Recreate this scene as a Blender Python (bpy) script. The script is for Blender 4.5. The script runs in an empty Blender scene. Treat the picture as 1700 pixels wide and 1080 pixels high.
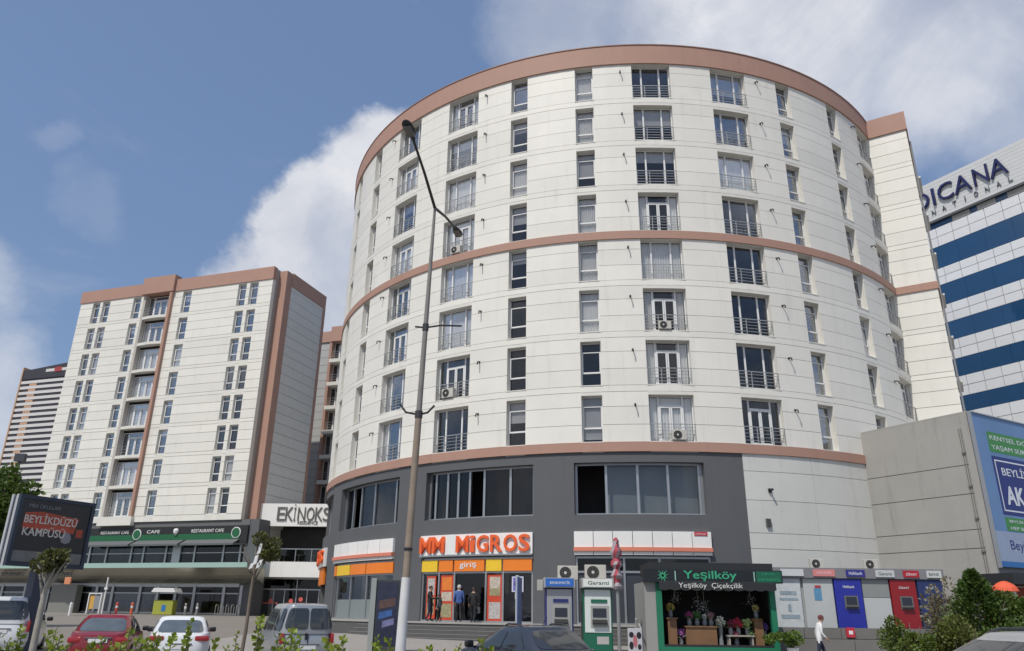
import bpy, bmesh, math, random
from mathutils import Vector, Matrix
R_ = math.radians
rnd = random.Random(7)
scene = bpy.context.scene
C = scene.collection

# ------------------------------------------------------------ camera
PITCH, ROLL = R_(20.67), R_(0.77)
cam_d = bpy.data.cameras.new('camera'); cam = bpy.data.objects.new('camera', cam_d); C.objects.link(cam)
cam_d.sensor_width = 36; cam_d.lens = 26.66; cam_d.clip_end = 6000; cam_d.clip_start = .05
fw = Vector((0, math.cos(PITCH), math.sin(PITCH))); up = Vector((0, -math.sin(PITCH), math.cos(PITCH))); rt = Vector((1, 0, 0))
cx_ = rt*math.cos(ROLL)+up*math.sin(ROLL); cy_ = up*math.cos(ROLL)-rt*math.sin(ROLL)
m3 = Matrix((cx_, cy_, -fw)).transposed()
cam.matrix_world = Matrix.Translation((0, 0, 1.7)) @ m3.to_4x4()
scene.camera = cam
scene.view_settings.view_transform = 'Standard'; scene.view_settings.look = 'None'
scene.view_settings.exposure = 0.0; scene.view_settings.gamma = 1

# ------------------------------------------------------------ sun + sky
SUN_AZ = R_(213)      # compass bearing (from +Y clockwise) of the sun: behind the viewer, to the left
SUN_EL = R_(57)
sd = bpy.data.lights.new('sun', 'SUN'); sun = bpy.data.objects.new('sun', sd); C.objects.link(sun)
sd.energy = 3.45; sd.angle = R_(0.6); sd.color = (1, .955, .88)
to_sun = Vector((math.sin(SUN_AZ)*math.cos(SUN_EL), math.cos(SUN_AZ)*math.cos(SUN_EL), math.sin(SUN_EL)))
sun.rotation_euler = to_sun.to_track_quat('Z', 'Y').to_euler()
sun.location = (-20, -30, 60)

world = bpy.data.worlds.new('World'); scene.world = world; world.use_nodes = True
nt = world.node_tree; nt.nodes.clear()
def N(t, typ, **kw):
    n = t.nodes.new(typ)
    for k, v in kw.items(): setattr(n, k, v)
    return n
def L(t, a, b): t.links.new(a, b)
def mth(t, op, a, b=None, c=None, clamp=False):
    n = N(t, 'ShaderNodeMath', operation=op); n.use_clamp = clamp
    for i, x in enumerate((a, b, c)):
        if x is None: continue
        if isinstance(x, (int, float)): n.inputs[i].default_value = x
        else: L(t, x, n.inputs[i])
    return n.outputs[0]
def mixc(t, f, a, b):
    n = N(t, 'ShaderNodeMix', data_type='RGBA')
    for s, x in ((n.inputs[0], f), (n.inputs[6], a), (n.inputs[7], b)):
        if isinstance(x, (int, float)): s.default_value = x
        elif isinstance(x, tuple): s.default_value = (*x[:3], 1)
        else: L(t, x, s)
    return n.outputs[2]
def noise(t, vec, scale, detail=5, rough=.55, dist=0.):
    n = N(t, 'ShaderNodeTexNoise'); n.inputs['Scale'].default_value = scale; n.inputs['Detail'].default_value = detail
    n.inputs['Roughness'].default_value = rough; n.inputs['Distortion'].default_value = dist
    if vec is not None: L(t, vec, n.inputs['Vector'])
    return n.outputs['Fac']
def sstep(t, x, lo, hi, a=0., b=1.):
    n = N(t, 'ShaderNodeMapRange', interpolation_type='SMOOTHSTEP')
    L(t, x, n.inputs[0]); n.inputs[1].default_value = lo; n.inputs[2].default_value = hi
    n.inputs[3].default_value = a; n.inputs[4].default_value = b
    return n.outputs[0]

def build_sky():
    t = nt
    out = N(t, 'ShaderNodeOutputWorld'); bg = N(t, 'ShaderNodeBackground'); L(t, bg.outputs[0], out.inputs[0])
    sky = N(t, 'ShaderNodeTexSky', sky_type='NISHITA'); sky.sun_disc = False
    sky.sun_elevation = SUN_EL; sky.sun_rotation = SUN_AZ; sky.air_density = 1.2; sky.dust_density = 1.6; sky.ozone_density = 2.0
    bg.inputs[1].default_value = .12
    tc = N(t, 'ShaderNodeTexCoord'); d = tc.outputs['Generated']
    sep = N(t, 'ShaderNodeSeparateXYZ'); L(t, d, sep.inputs[0])
    # the air is hazy: pull the sky a little towards a pale violet grey
    base = mixc(t, .5, sky.outputs[0], (1.45, 2.3, 4.3))
    # domain-warped direction for ragged cloud edges
    nv = N(t, 'ShaderNodeTexNoise'); nv.inputs['Scale'].default_value = 7.0; nv.inputs['Detail'].default_value = 8; nv.inputs['Roughness'].default_value = .62
    L(t, d, nv.inputs['Vector'])
    off = N(t, 'ShaderNodeVectorMath', operation='SUBTRACT'); L(t, nv.outputs['Color'], off.inputs[0]); off.inputs[1].default_value = (.5, .5, .5)
    sc = N(t, 'ShaderNodeVectorMath', operation='SCALE'); L(t, off.outputs[0], sc.inputs[0]); sc.inputs['Scale'].default_value = .13
    w = N(t, 'ShaderNodeVectorMath', operation='ADD'); L(t, d, w.inputs[0]); L(t, sc.outputs[0], w.inputs[1])
    # cloud banks standing in the sky: direction, radius in degrees, softness, density
    banks = [((-.203, .886, .417), 7.6, .8, 1.0), ((-.245, .845, .475), 3.0, .8, .97), ((-.165, .835, .525), 4.2, .9, 1.0), ((-.30, .875, .385), 3.4, 1.0, .92), ((-.33, .87, .36), 2.6, 1.2, .8),
             ((-.62, .735, .32), 3.4, 2.2, .45), ((-.61, .775, .19), 4.5, 3.5, .62),
             ((.069, .737, .672), 4.5, 3.0, .62), ((.28, .70, .655), 9.5, 3.5, .88), ((.46, .645, .61), 7.5, 3.5, .72), ((.56, .67, .50), 2.5, 3.0, .45),
             ((-.509, .717, .477), .7, 1.2, .12), ((-.483, .764, .428), .9, 1.5, .13)]
    tot = None
    nrm = N(t, 'ShaderNodeVectorMath', operation='NORMALIZE'); L(t, w.outputs[0], nrm.inputs[0])
    for c, r, s, k in banks:
        v = Vector(c).normalized()
        dp = N(t, 'ShaderNodeVectorMath', operation='DOT_PRODUCT'); L(t, nrm.outputs[0], dp.inputs[0]); dp.inputs[1].default_value = v
        a = sstep(t, dp.outputs['Value'], math.cos(R_(r+s)), math.cos(R_(max(r-s, .2))), 0, k)
        tot = a if tot is None else mth(t, 'MAXIMUM', tot, a)
    # wisps everywhere; unseen cloud behind the viewer thickened to whiten window reflections
    mp = N(t, 'ShaderNodeVectorMath', operation='MULTIPLY'); L(t, d, mp.inputs[0]); mp.inputs[1].default_value = (1, 1, 2.2)
    g = noise(t, mp.outputs[0], 2.1, 9, .6, .3)
    rest = sstep(t, sep.outputs['Y'], .42, .25)          # the part of the vault behind and beside the viewer
    gen = mth(t, 'MULTIPLY', sstep(t, g, .47, .66), rest)
    wis = mth(t, 'MULTIPLY', sstep(t, noise(t, mp.outputs[0], 3.4, 9, .62, .6), .52, .78), .22)
    fine = noise(t, d, 9.0, 8, .62, .2)
    cov = mth(t, 'MAXIMUM', mth(t, 'MAXIMUM', tot, gen), wis)
    brk = sstep(t, noise(t, d, 5.2, 9, .6, .5), .34, .60, .72, 1.10)
    cov = mth(t, 'MULTIPLY', cov, mth(t, 'MULTIPLY', brk, mth(t, 'ADD', mth(t, 'MULTIPLY', fine, .4), .84)), clamp=True)
    shade = sstep(t, noise(t, d, 3.6, 7, .55, .3), .36, .66)
    col = mixc(t, shade, (4.9, 5.15, 5.8), (7.2, 7.25, 7.5))
    L(t, mixc(t, cov, base, col), bg.inputs[0])
build_sky()

# ------------------------------------------------------------ materials
MATS = {}
def mat(name, col, rough=.6, metal=0., var=.06, vscale=1.5, bump=0., bscale=30., spec=.5, rndv=0., emit=0., streak=0., coat=0.):
    if name in MATS: return MATS[name]
    m = bpy.data.materials.new(name); m.use_nodes = True; t = m.node_tree
    b = t.nodes['Principled BSDF']
    b.inputs['Roughness'].default_value = rough; b.inputs['Metallic'].default_value = metal
    b.inputs['Specular IOR Level'].default_value = spec
    if coat: b.inputs['Coat Weight'].default_value = coat; b.inputs['Coat Roughness'].default_value = .05
    geo = N(t, 'ShaderNodeNewGeometry'); pos = geo.outputs['Position']
    if var or rndv or streak:
        f = noise(t, pos, vscale, 6, .6)
        val = mth(t, 'ADD', mth(t, 'MULTIPLY', mth(t, 'SUBTRACT', f, .5), var*3.0), 1.0)
        if streak:
            mp = N(t, 'ShaderNodeVectorMath', operation='MULTIPLY'); L(t, pos, mp.inputs[0]); mp.inputs[1].default_value = (1, 1, .09)
            s2 = noise(t, mp.outputs[0], 2.6, 7, .65)
            val = mth(t, 'MULTIPLY', val, mth(t, 'SUBTRACT', 1.0, mth(t, 'MULTIPLY', sstep(t, s2, .52, .8), streak)))
        if rndv:
            oi = N(t, 'ShaderNodeObjectInfo')
            val = mth(t, 'ADD', val, mth(t, 'MULTIPLY', mth(t, 'SUBTRACT', oi.outputs['Random'], .5), rndv))
        vm = N(t, 'ShaderNodeVectorMath', operation='SCALE'); vm.inputs[0].default_value = col[:3]; L(t, val, vm.inputs['Scale'])
        L(t, vm.outputs[0], b.inputs['Base Color'])
        if emit:
            L(t, vm.outputs[0], b.inputs['Emission Color']); b.inputs['Emission Strength'].default_value = emit
    else:
        b.inputs['Base Color'].default_value = (*col[:3], 1)
    if bump:
        bn = N(t, 'ShaderNodeBump'); bn.inputs['Strength'].default_value = bump; bn.inputs['Distance'].default_value = .02
        L(t, noise(t, pos, bscale, 6, .6), bn.inputs['Height']); L(t, bn.outputs[0], b.inputs['Normal'])
    MATS[name] = m
    return m
def glassmat(name, tint, base=.08, rough=.02):
    m = bpy.data.materials.new(name); m.use_nodes = True; t = m.node_tree; t.nodes.clear()
    o = N(t, 'ShaderNodeOutputMaterial'); mx = N(t, 'ShaderNodeMixShader'); tr = N(t, 'ShaderNodeBsdfTransparent'); gl = N(t, 'ShaderNodeBsdfGlossy')
    tr.inputs[0].default_value = (*tint, 1); gl.inputs['Roughness'].default_value = rough; gl.inputs['Color'].default_value = (.95, .97, 1, 1)
    fr = N(t, 'ShaderNodeFresnel'); fr.inputs[0].default_value = 1.5
    geo = N(t, 'ShaderNodeNewGeometry')
    bn = N(t, 'ShaderNodeBump'); bn.inputs['Strength'].default_value = .06; bn.inputs['Distance'].default_value = .02
    L(t, noise(t, geo.outputs['Position'], 1.3, 2, .5), bn.inputs['Height']); L(t, bn.outputs[0], gl.inputs['Normal'])
    L(t, mth(t, 'ADD', mth(t, 'MULTIPLY', fr.outputs[0], .5), base, clamp=True), mx.inputs[0])
    L(t, tr.outputs[0], mx.inputs[1]); L(t, gl.outputs[0], mx.inputs[2]); L(t, mx.outputs[0], o.inputs[0])
    MATS[name] = m
    return m
def leafmat(name, col, var=.35):
    m = bpy.data.materials.new(name); m.use_nodes = True; t = m.node_tree; t.nodes.clear()
    o = N(t, 'ShaderNodeOutputMaterial'); df = N(t, 'ShaderNodeBsdfPrincipled'); tl = N(t, 'ShaderNodeBsdfTranslucent'); mx = N(t, 'ShaderNodeMixShader')
    df.inputs['Roughness'].default_value = .5
    geo = N(t, 'ShaderNodeNewGeometry')
    f = noise(t, geo.outputs['Position'], 3.1, 4, .6)
    hi = tuple(c*(1+var*1.6) for c in col); lo = tuple(c*(1-var) for c in col)
    cc = mixc(t, sstep(t, f, .3, .7), lo, hi)
    rp = mixc(t, mth(t, 'MULTIPLY', geo.outputs['Random Per Island'], .5), cc, (col[0]*1.7, col[1]*1.25, col[2]*.7))
    L(t, rp, df.inputs['Base Color']); L(t, rp, tl.inputs[0]); mx.inputs[0].default_value = .3
    L(t, df.outputs[0], mx.inputs[1]); L(t, tl.outputs[0], mx.inputs[2]); L(t, mx.outputs[0], o.inputs[0])
    MATS[name] = m
    return m
def paint(name, col, metal=0., rough=.28): return mat(name, col, rough, metal, var=.02, vscale=.8, coat=.6)

panel_m = mat('panel_white', (.75, .728, .662), .5, var=.06, vscale=.55, rndv=.07, streak=.13)
reveal_m = mat('reveal_white', (.68, .66, .60), .6, var=.06)
back_m = mat('backing_grey', (.26, .255, .24), .8)
pink_m = mat('pink_render', (.40, .235, .178), .7, var=.06, vscale=.8, streak=.12, bump=.1)
darkgrey_m = mat('dark_grey_render', (.098, .102, .108), .65, var=.07, vscale=.7, streak=.12)
pvc_m = mat('white_pvc', (.74, .74, .73), .35, var=.02)
alu_m = mat('aluminium', (.42, .43, .44), .38, .75, var=.04)
rail_m = mat('railing_metal', (.42, .42, .41), .4, .5, var=.04)
room_m = mat('room_dark', (.06, .056, .058), .9, var=.2)
curtain_m = mat('curtain_cloth', (.76, .75, .72), .9, var=.08, rndv=.30)
blind_m = mat('blind_grey', (.52, .51, .50), .9, var=.08, rndv=.3)
glass_m = glassmat('window_glass', (.97, .975, .98), .015)
shop_glass_m = glassmat('shop_glass', (.62, .64, .65), .02)
dark_glass_m = glassmat('dark_glass', (.36, .38, .40), .02)
concrete_m = mat('raw_concrete', (.335, .325, .30), .85, var=.10, vscale=.6, streak=.25, bump=.25, bscale=6)
asphalt_m = mat('asphalt', (.19, .172, .15), .9, var=.12, vscale=.5, bump=.3, bscale=60)
paving_m = mat('paving', (.27, .255, .235), .85, var=.10, vscale=.8, bump=.2, bscale=30)
stone_m = mat('step_stone', (.10, .099, .097), .8, var=.12, vscale=1.4, bump=.2)
stone_light_m = mat('landing_stone', (.34, .325, .30), .8, var=.10)
black_m = mat('black_plastic', (.015, .015, .017), .5, var=0)
rubber_m = mat('tyre_rubber', (.02, .02, .02), .85, var=.1)
white_m = mat('white_paint', (.74, .74, .73), .45, var=.03)
signwhite_m = mat('sign_white', (.78, .77, .74), .4, var=.04, rndv=.06, streak=.1)
orange_m = mat('sign_orange', (.78, .12, .025), .4, var=.05)
salmon_m = mat('salmon_strip', (.66, .22, .14), .5, var=.05)
steel_m = mat('galvanised_steel', (.33, .33, .32), .5, .6, var=.12, vscale=3)

# ------------------------------------------------------------ mesh kit
class MB:
    def __init__(s): s.v = []; s.f = []; s.m = []
    def add(s, vs, fs, mi=0):
        o = len(s.v); s.v += [tuple(p) for p in vs]
        for k, f in enumerate(fs):
            s.f.append(tuple(i+o for i in f)); s.m.append(mi[k] if isinstance(mi, (list, tuple)) else mi)
        return s
    def box(s, x0, x1, y0, y1, z0, z1, mi=0):
        return s.add([(x0,y0,z0),(x1,y0,z0),(x1,y1,z0),(x0,y1,z0),(x0,y0,z1),(x1,y0,z1),(x1,y1,z1),(x0,y1,z1)],
                     [(3,2,1,0),(4,5,6,7),(0,1,5,4),(1,2,6,5),(2,3,7,6),(3,0,4,7)], mi)
    def obox(s, c, ax, ay, az, mi=0):
        c, ax, ay, az = map(Vector, (c, ax, ay, az)); vs = []
        for k in (-1, 1):
            for a, b in ((-1,-1),(1,-1),(1,1),(-1,1)): vs.append(c+ax*a+ay*b+az*k)
        return s.add(vs, [(3,2,1,0),(4,5,6,7),(0,1,5,4),(1,2,6,5),(2,3,7,6),(3,0,4,7)], mi)
    def sector(s, a0, a1, r0, r1, z0, z1, n=None, mi=0, side=None):
        # curved block round the z axis; angle 0 looks along -y, r1 is the outer face
        n = n or max(1, int(abs(a1-a0)/1.6)); side = mi if side is None else side
        vs = []
        for i in range(n+1):
            a = R_(a0+(a1-a0)*i/n); sn, cs = math.sin(a), math.cos(a)
            vs += [(r0*sn,-r0*cs,z0),(r1*sn,-r1*cs,z0),(r1*sn,-r1*cs,z1),(r0*sn,-r0*cs,z1)]
        fs = []; ms = []
        for i in range(n):
            a, b = 4*i, 4*i+4
            for j in range(4):
                k = (j+1) % 4; fs.append((a+j, b+j, b+k, a+k)); ms.append(mi if j == 1 else side)
        fs += [(0,1,2,3), (4*n+3,4*n+2,4*n+1,4*n)]; ms += [side, side]
        return s.add(vs, fs, ms)
    def tube(s, pts, rad, n=8, mi=0, caps=True):
        pts = [Vector(p) for p in pts]
        if isinstance(rad, (int, float)): rad = [rad]*len(pts)
        vs = []; ref = None
        for i, p in enumerate(pts):
            d = (pts[min(i+1, len(pts)-1)]-pts[max(i-1, 0)]).normalized()
            if ref is None: ref = d.orthogonal().normalized()
            ref = (ref-d*ref.dot(d)).normalized(); q = d.cross(ref)
            for k in range(n):
                a = 2*math.pi*k/n; vs.append(p+(ref*math.cos(a)+q*math.sin(a))*rad[i])
        fs = [(i*n+k, i*n+(k+1)%n, (i+1)*n+(k+1)%n, (i+1)*n+k) for i in range(len(pts)-1) for k in range(n)]
        if caps: fs += [tuple(range(n))[::-1], tuple((len(pts)-1)*n+k for k in range(n))]
        return s.add(vs, fs, mi)
    def lathe(s, prof, n=16, c=(0,0,0), mi=0):
        vs = [(c[0]+r*math.cos(2*math.pi*k/n), c[1]+r*math.sin(2*math.pi*k/n), c[2]+z) for r, z in prof for k in range(n)]
        fs = [(i*n+k, i*n+(k+1)%n, (i+1)*n+(k+1)%n, (i+1)*n+k) for i in range(len(prof)-1) for k in range(n)]
        fs += [tuple(range(n))[::-1], tuple((len(prof)-1)*n+k for k in range(n))]
        return s.add(vs, fs, mi)
    def prism(s, poly, y0, y1, mi=0, plane='xz'):
        n = len(poly)
        if plane == 'xz': vs = [(x,y0,z) for x,z in poly]+[(x,y1,z) for x,z in poly]
        else: vs = [(x,y,y0) for x,y in poly]+[(x,y,y1) for x,y in poly]
        fs = [tuple(range(n)), tuple(range(2*n-1, n-1, -1))]+[(i, i+n, (i+1)%n+n, (i+1)%n) for i in range(n)]
        return s.add(vs, fs, mi)
    def quad(s, a, b, c, d, mi=0): return s.add([a, b, c, d], [(0,1,2,3)], mi)
    def mesh(s, name, mats, smooth=False, bevel=0., seg=2, fixn=True):
        me = bpy.data.meshes.new(name); me.from_pydata(s.v, [], s.f)
        for m in (mats if isinstance(mats, (list, tuple)) else [mats]): me.materials.append(m)
        me.polygons.foreach_set('material_index', s.m)
        if bevel or fixn:
            bm = bmesh.new(); bm.from_mesh(me)
            if bevel:
                bmesh.ops.remove_doubles(bm, verts=bm.verts, dist=1e-5)
                es = [e for e in bm.edges if len(e.link_faces) == 2 and e.calc_face_angle(0) > .35]
                bmesh.ops.bevel(bm, geom=es, offset=bevel, segments=seg, affect='EDGES', profile=.6)
            if fixn: bmesh.ops.recalc_face_normals(bm, faces=bm.faces)
            bm.to_mesh(me); bm.free()
        if smooth:
            me.polygons.foreach_set('use_smooth', [True]*len(me.polygons))
            try: me.set_sharp_from_angle(angle=R_(40))
            except Exception: pass
        return me
    def build(s, name, mats, parent=None, loc=(0,0,0), rz=0., **kw):
        return ob(name, s.mesh(name, mats, **kw), parent, loc, rz)
def ob(name, me, parent=None, loc=(0,0,0), rz=0.):
    o = bpy.data.objects.new(name, me); C.objects.link(o); o.location = loc; o.rotation_euler = (0,0,rz)
    if parent: o.parent = parent
    return o
def tag(o, label=None, cat=None, group=None, kind=None):
    if label: o['label'] = label
    if cat: o['category'] = cat
    if group: o['group'] = group
    if kind: o['kind'] = kind
    return o
def thing(name, label, cat, loc=(0,0,0), rz=0., group=None): return tag(ob(name, None, None, loc, rz), label, cat, group)
def struct(o): return tag(o, kind='structure')

def text_mesh(body, w, h, extrude=.01, bold=0., mats=None, spacing=1.0):
    cu = bpy.data.curves.new('lettering', 'FONT'); cu.body = body; cu.extrude = extrude; cu.offset = bold; cu.resolution_u = 3
    cu.space_character = spacing
    o = bpy.data.objects.new('lettering', cu); C.objects.link(o)
    dg = bpy.context.evaluated_depsgraph_get()
    me = bpy.data.meshes.new_from_object(o.evaluated_get(dg)); bpy.data.objects.remove(o)
    xs = [v.co.x for v in me.vertices]; ys = [v.co.y for v in me.vertices]
    x0, x1, y0, y1 = min(xs), max(xs), min(ys), max(ys)
    fx = w/(x1-x0) if w else h/(y1-y0); fy = h/(y1-y0) if h else fx
    for v in me.vertices:     # upright: x right, z up, facing -y, centred
        x, y, z = v.co; v.co = ((x-(x0+x1)/2)*fx, -z, (y-(y0+y1)/2)*fy)
    me.materials.clear(); me.materials.append(mats or black_m)
    return me
def text(name, body, w, h, m, parent, loc, rz=0., extrude=.006, bold=0., spacing=1.0):
    return ob(name, text_mesh(body, w, h, extrude, bold, m, spacing), parent, loc, rz)

def gz(y): return 0. if y < 26 else min(1.05, (y-26)*1.05/44)

# ------------------------------------------------------------ ground
def ground():
    mb = MB(); ys = [-1500, 26, 30, 36, 42, 50, 60, 70, 400, 3000]; xs = [-2500, -60, 0, 60, 2500]
    vs = [(x, y, gz(y)) for y in ys for x in xs]; n = len(xs)
    mb.add(vs, [(j*n+i, j*n+i+1, (j+1)*n+i+1, (j+1)*n+i) for j in range(len(ys)-1) for i in range(n-1)])
    struct(mb.build('ground', asphalt_m, fixn=False))
    # pavement with kerb in front of the round building
    mb = MB(); xs = [-13, -4, 6, 16, 26]; f = lambda x: 30.0+0.02*abs(x-4)
    for i in range(len(xs)-1):
        a, b = xs[i], xs[i+1]; vs = []
        for x, y in ((a, f(a)), (b, f(b)), (b, 43), (a, 43)): vs += [(x, y, gz(y)-.1), (x, y, gz(y)+.12)]
        mb.add(vs, [(1,3,5,7), (0,2,3,1), (2,4,5,3), (4,6,7,5), (6,0,1,7)])
    struct(mb.build('pavement', paving_m))
    k = MB()
    for i in range(39):
        a, b = -13+i+.01, -12+i-.01; y0 = f(a)-.16; k.box(a, b, y0, y0+.15, gz(y0)-.1, gz(y0)+.135)
    o = k.build('kerb', stone_light_m, bevel=.015, seg=1); struct(o)
    # plaza in front of the tower
    mb = MB(); vs = [(-62,66,gz(66)+.004),(-16,58,gz(58)+.004),(-12,76,1.054),(-16,76,1.054),(-62,90,1.054)]
    mb.add([(-62,70.2,1.056),(-14,70.2,1.056),(-14,84,1.056),(-62,96,1.056)], [(0,1,2,3)])
    struct(mb.build('plaza_paving', paving_m))
ground()

# ------------------------------------------------------------ round building
CX, CY, RR = 8.5, 60.6, 22.25
Z0, FH, OPN = 9.93, 3.03, 2.5
COLS = [(-67.2,'n'),(-56.3,'n'),(-45.2,'w'),(-32.3,'w'),(-21.7,'n'),(-11.0,'n'),(-.35,'w'),(12.4,'w'),(22.8,'n'),(34.6,'n'),(46.0,'w')]
WID = {'n': 2.85, 'w': 6.1}

def window_meshes(w, h, kind, t=.055):
    """frame mesh, list of (pane mesh, x, z), all with the front of the frame at y=0"""
    fr = MB(); panes = []; d = .07
    def bar(x0, x1, z0, z1, dd=d): fr.box(x0, x1, 0, dd, z0, z1)
    hw = w/2
    bar(-hw, -hw+t, 0, h); bar(hw-t, hw, 0, h); bar(-hw+t, hw-t, h-t, h); bar(-hw+t, hw-t, 0, t)
    def pane(x0, x1, z0, z1):
        p = MB(); p.box(x0, x1, .03, .045, z0, z1); panes.append(p.mesh('pane', glass_m))
    if kind == 'n':
        for z, g in ((.80, .09), (1.95, .06)): bar(-hw+t, hw-t, z-g/2, z+g/2)
        pane(-hw+t, hw-t, t, .755); pane(-hw+t, hw-t, .845, 1.92); pane(-hw+t, hw-t, 1.98, h-t)
        # sash of the middle light
        for a, b, c, e in ((-hw+t, -hw+t+.05, .845, 1.92), (hw-t-.05, hw-t, .845, 1.92)): fr.box(a, b, -.015, .03, c, e)
    elif kind == 'A':
        x = w*.235
        for s in (-1, 1): bar(s*x-.05, s*x+.05, t, h-t)
        pane(-hw+t, -x-.05, t, h-t); pane(-x+.05, x-.05, t, h-t); pane(x+.05, hw-t, t, h-t)
    else:
        x = w*.27
        for s in (-1, 1): bar(s*x-.045, s*x+.045, t, h-t)
        bar(-x+.045, x-.045, 1.93, 2.01)
        for s in (-1, 1):
            a, b = sorted((s*.01, s*(x-.045)))
            fr.box(a, a+.075, -.02, .06, t, 1.93); fr.box(b-.075, b, -.02, .06, t, 1.93); fr.box(a, b, -.018, .055, t, t+.11); fr.box(a, b, -.018, .055, 1.85, 1.93)
            pane(a+.075, b-.075, t+.11, 1.85)
        pane(-hw+t, -x-.045, t, h-t); pane(x+.045, hw-t, t, h-t); pane(-x+.045, x-.045, 2.01, h-t)
    return fr.mesh('window', pvc_m, bevel=.008, seg=1), panes
def railing_mesh(w, h=.92):
    r = MB(); hw = w/2-.02
    r.box(-hw, hw, -.03, .02, h-.04, h)
    for k in range(1, 5): r.box(-hw, hw, -.012, .006, h*k/5-.012, h*k/5+.012)
    for x in (-hw, -hw*.36, hw*.36, hw): r.box(x-.018, x+.018, -.03, .012, .02, h)
    return r.mesh('railing', rail_m)
def curtain_mesh(w, h, folds=9, amp=.03):
    mb = MB(); n = folds*6; vs = []
    for i in range(n+1):
        x = -w/2+w*i/n; y = amp*math.sin(2*math.pi*folds*i/n)
        vs += [(x, y, -h), (x, y, 0)]
    mb.add(vs, [(2*i, 2*i+2, 2*i+3, 2*i+1) for i in range(n)])
    return mb
def sill_mesh(w): 
    mb = MB(); mb.box(-w/2-.03, w/2+.03, -.05, .3, -.03, .02); return mb.mesh('sill', reveal_m)

cwN = 2*RR*math.sin(R_(WID['n']/2)); cwW = 2*RR*math.sin(R_(WID['w']/2))
WM = {'n': window_meshes(cwN-.02, OPN-.02, 'n'), 'A': window_meshes(cwW-.02, OPN-.02, 'A'), 'B': window_meshes(cwW-.02, OPN-.02, 'B')}
RAILW = railing_mesh(cwW)
SILL = {'n': sill_mesh(cwN), 'w': sill_mesh(cwW)}
CURT = {}
for k_, w_ in (('n', cwN-.12), ('w', cwW-.12)):
    CURT[k_, 'full'] = curtain_mesh(w_, 2.4, 9 if k_ == 'n' else 16).mesh('curtain', curtain_m, smooth=True, fixn=False)
    b = MB()
    for i in range(40): b.box(-w_/2, w_/2, 0, .02, -1.0+i*.025, -1.0+i*.025+.02)
    CURT[k_, 'blind'] = b.mesh('blind', blind_m, fixn=False)
    b = MB(); b2 = curtain_mesh(w_*.26, 2.4, 4, .035)
    for s in (-1, 1): b.add([(x+s*w_*.36, y, z) for x, y, z in b2.v], b2.f)
    CURT[k_, 'drapes'] = b.mesh('curtain', curtain_m, smooth=True, fixn=False)

def place_window(parent, kind, loc, rz, letter, style, rail=True):
    col = 'n' if kind == 'n' else 'w'
    fr, panes = WM[letter]
    w = ob('window', fr, parent, loc, rz)
    for p in panes: ob('pane', p, w)
    ob('sill', SILL[col], w, (0, -.30, 0))
    if style == 'full': ob('curtain', CURT[col, 'full'], w, (0, .14, 2.42))
    elif style == 'drapes': ob('curtain', CURT[col, 'drapes'], w, (0, .14, 2.42))
    elif style == 'blind':
        c = ob('blind', CURT[col, 'blind'], w, (0, .12, 2.42)); c.scale.z = rnd.choice((.7, 1.1, 1.5, 2.2))
    if col == 'w' and rail: ob('railing', RAILW, w, (0, -.28, .03))
    return w

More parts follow.
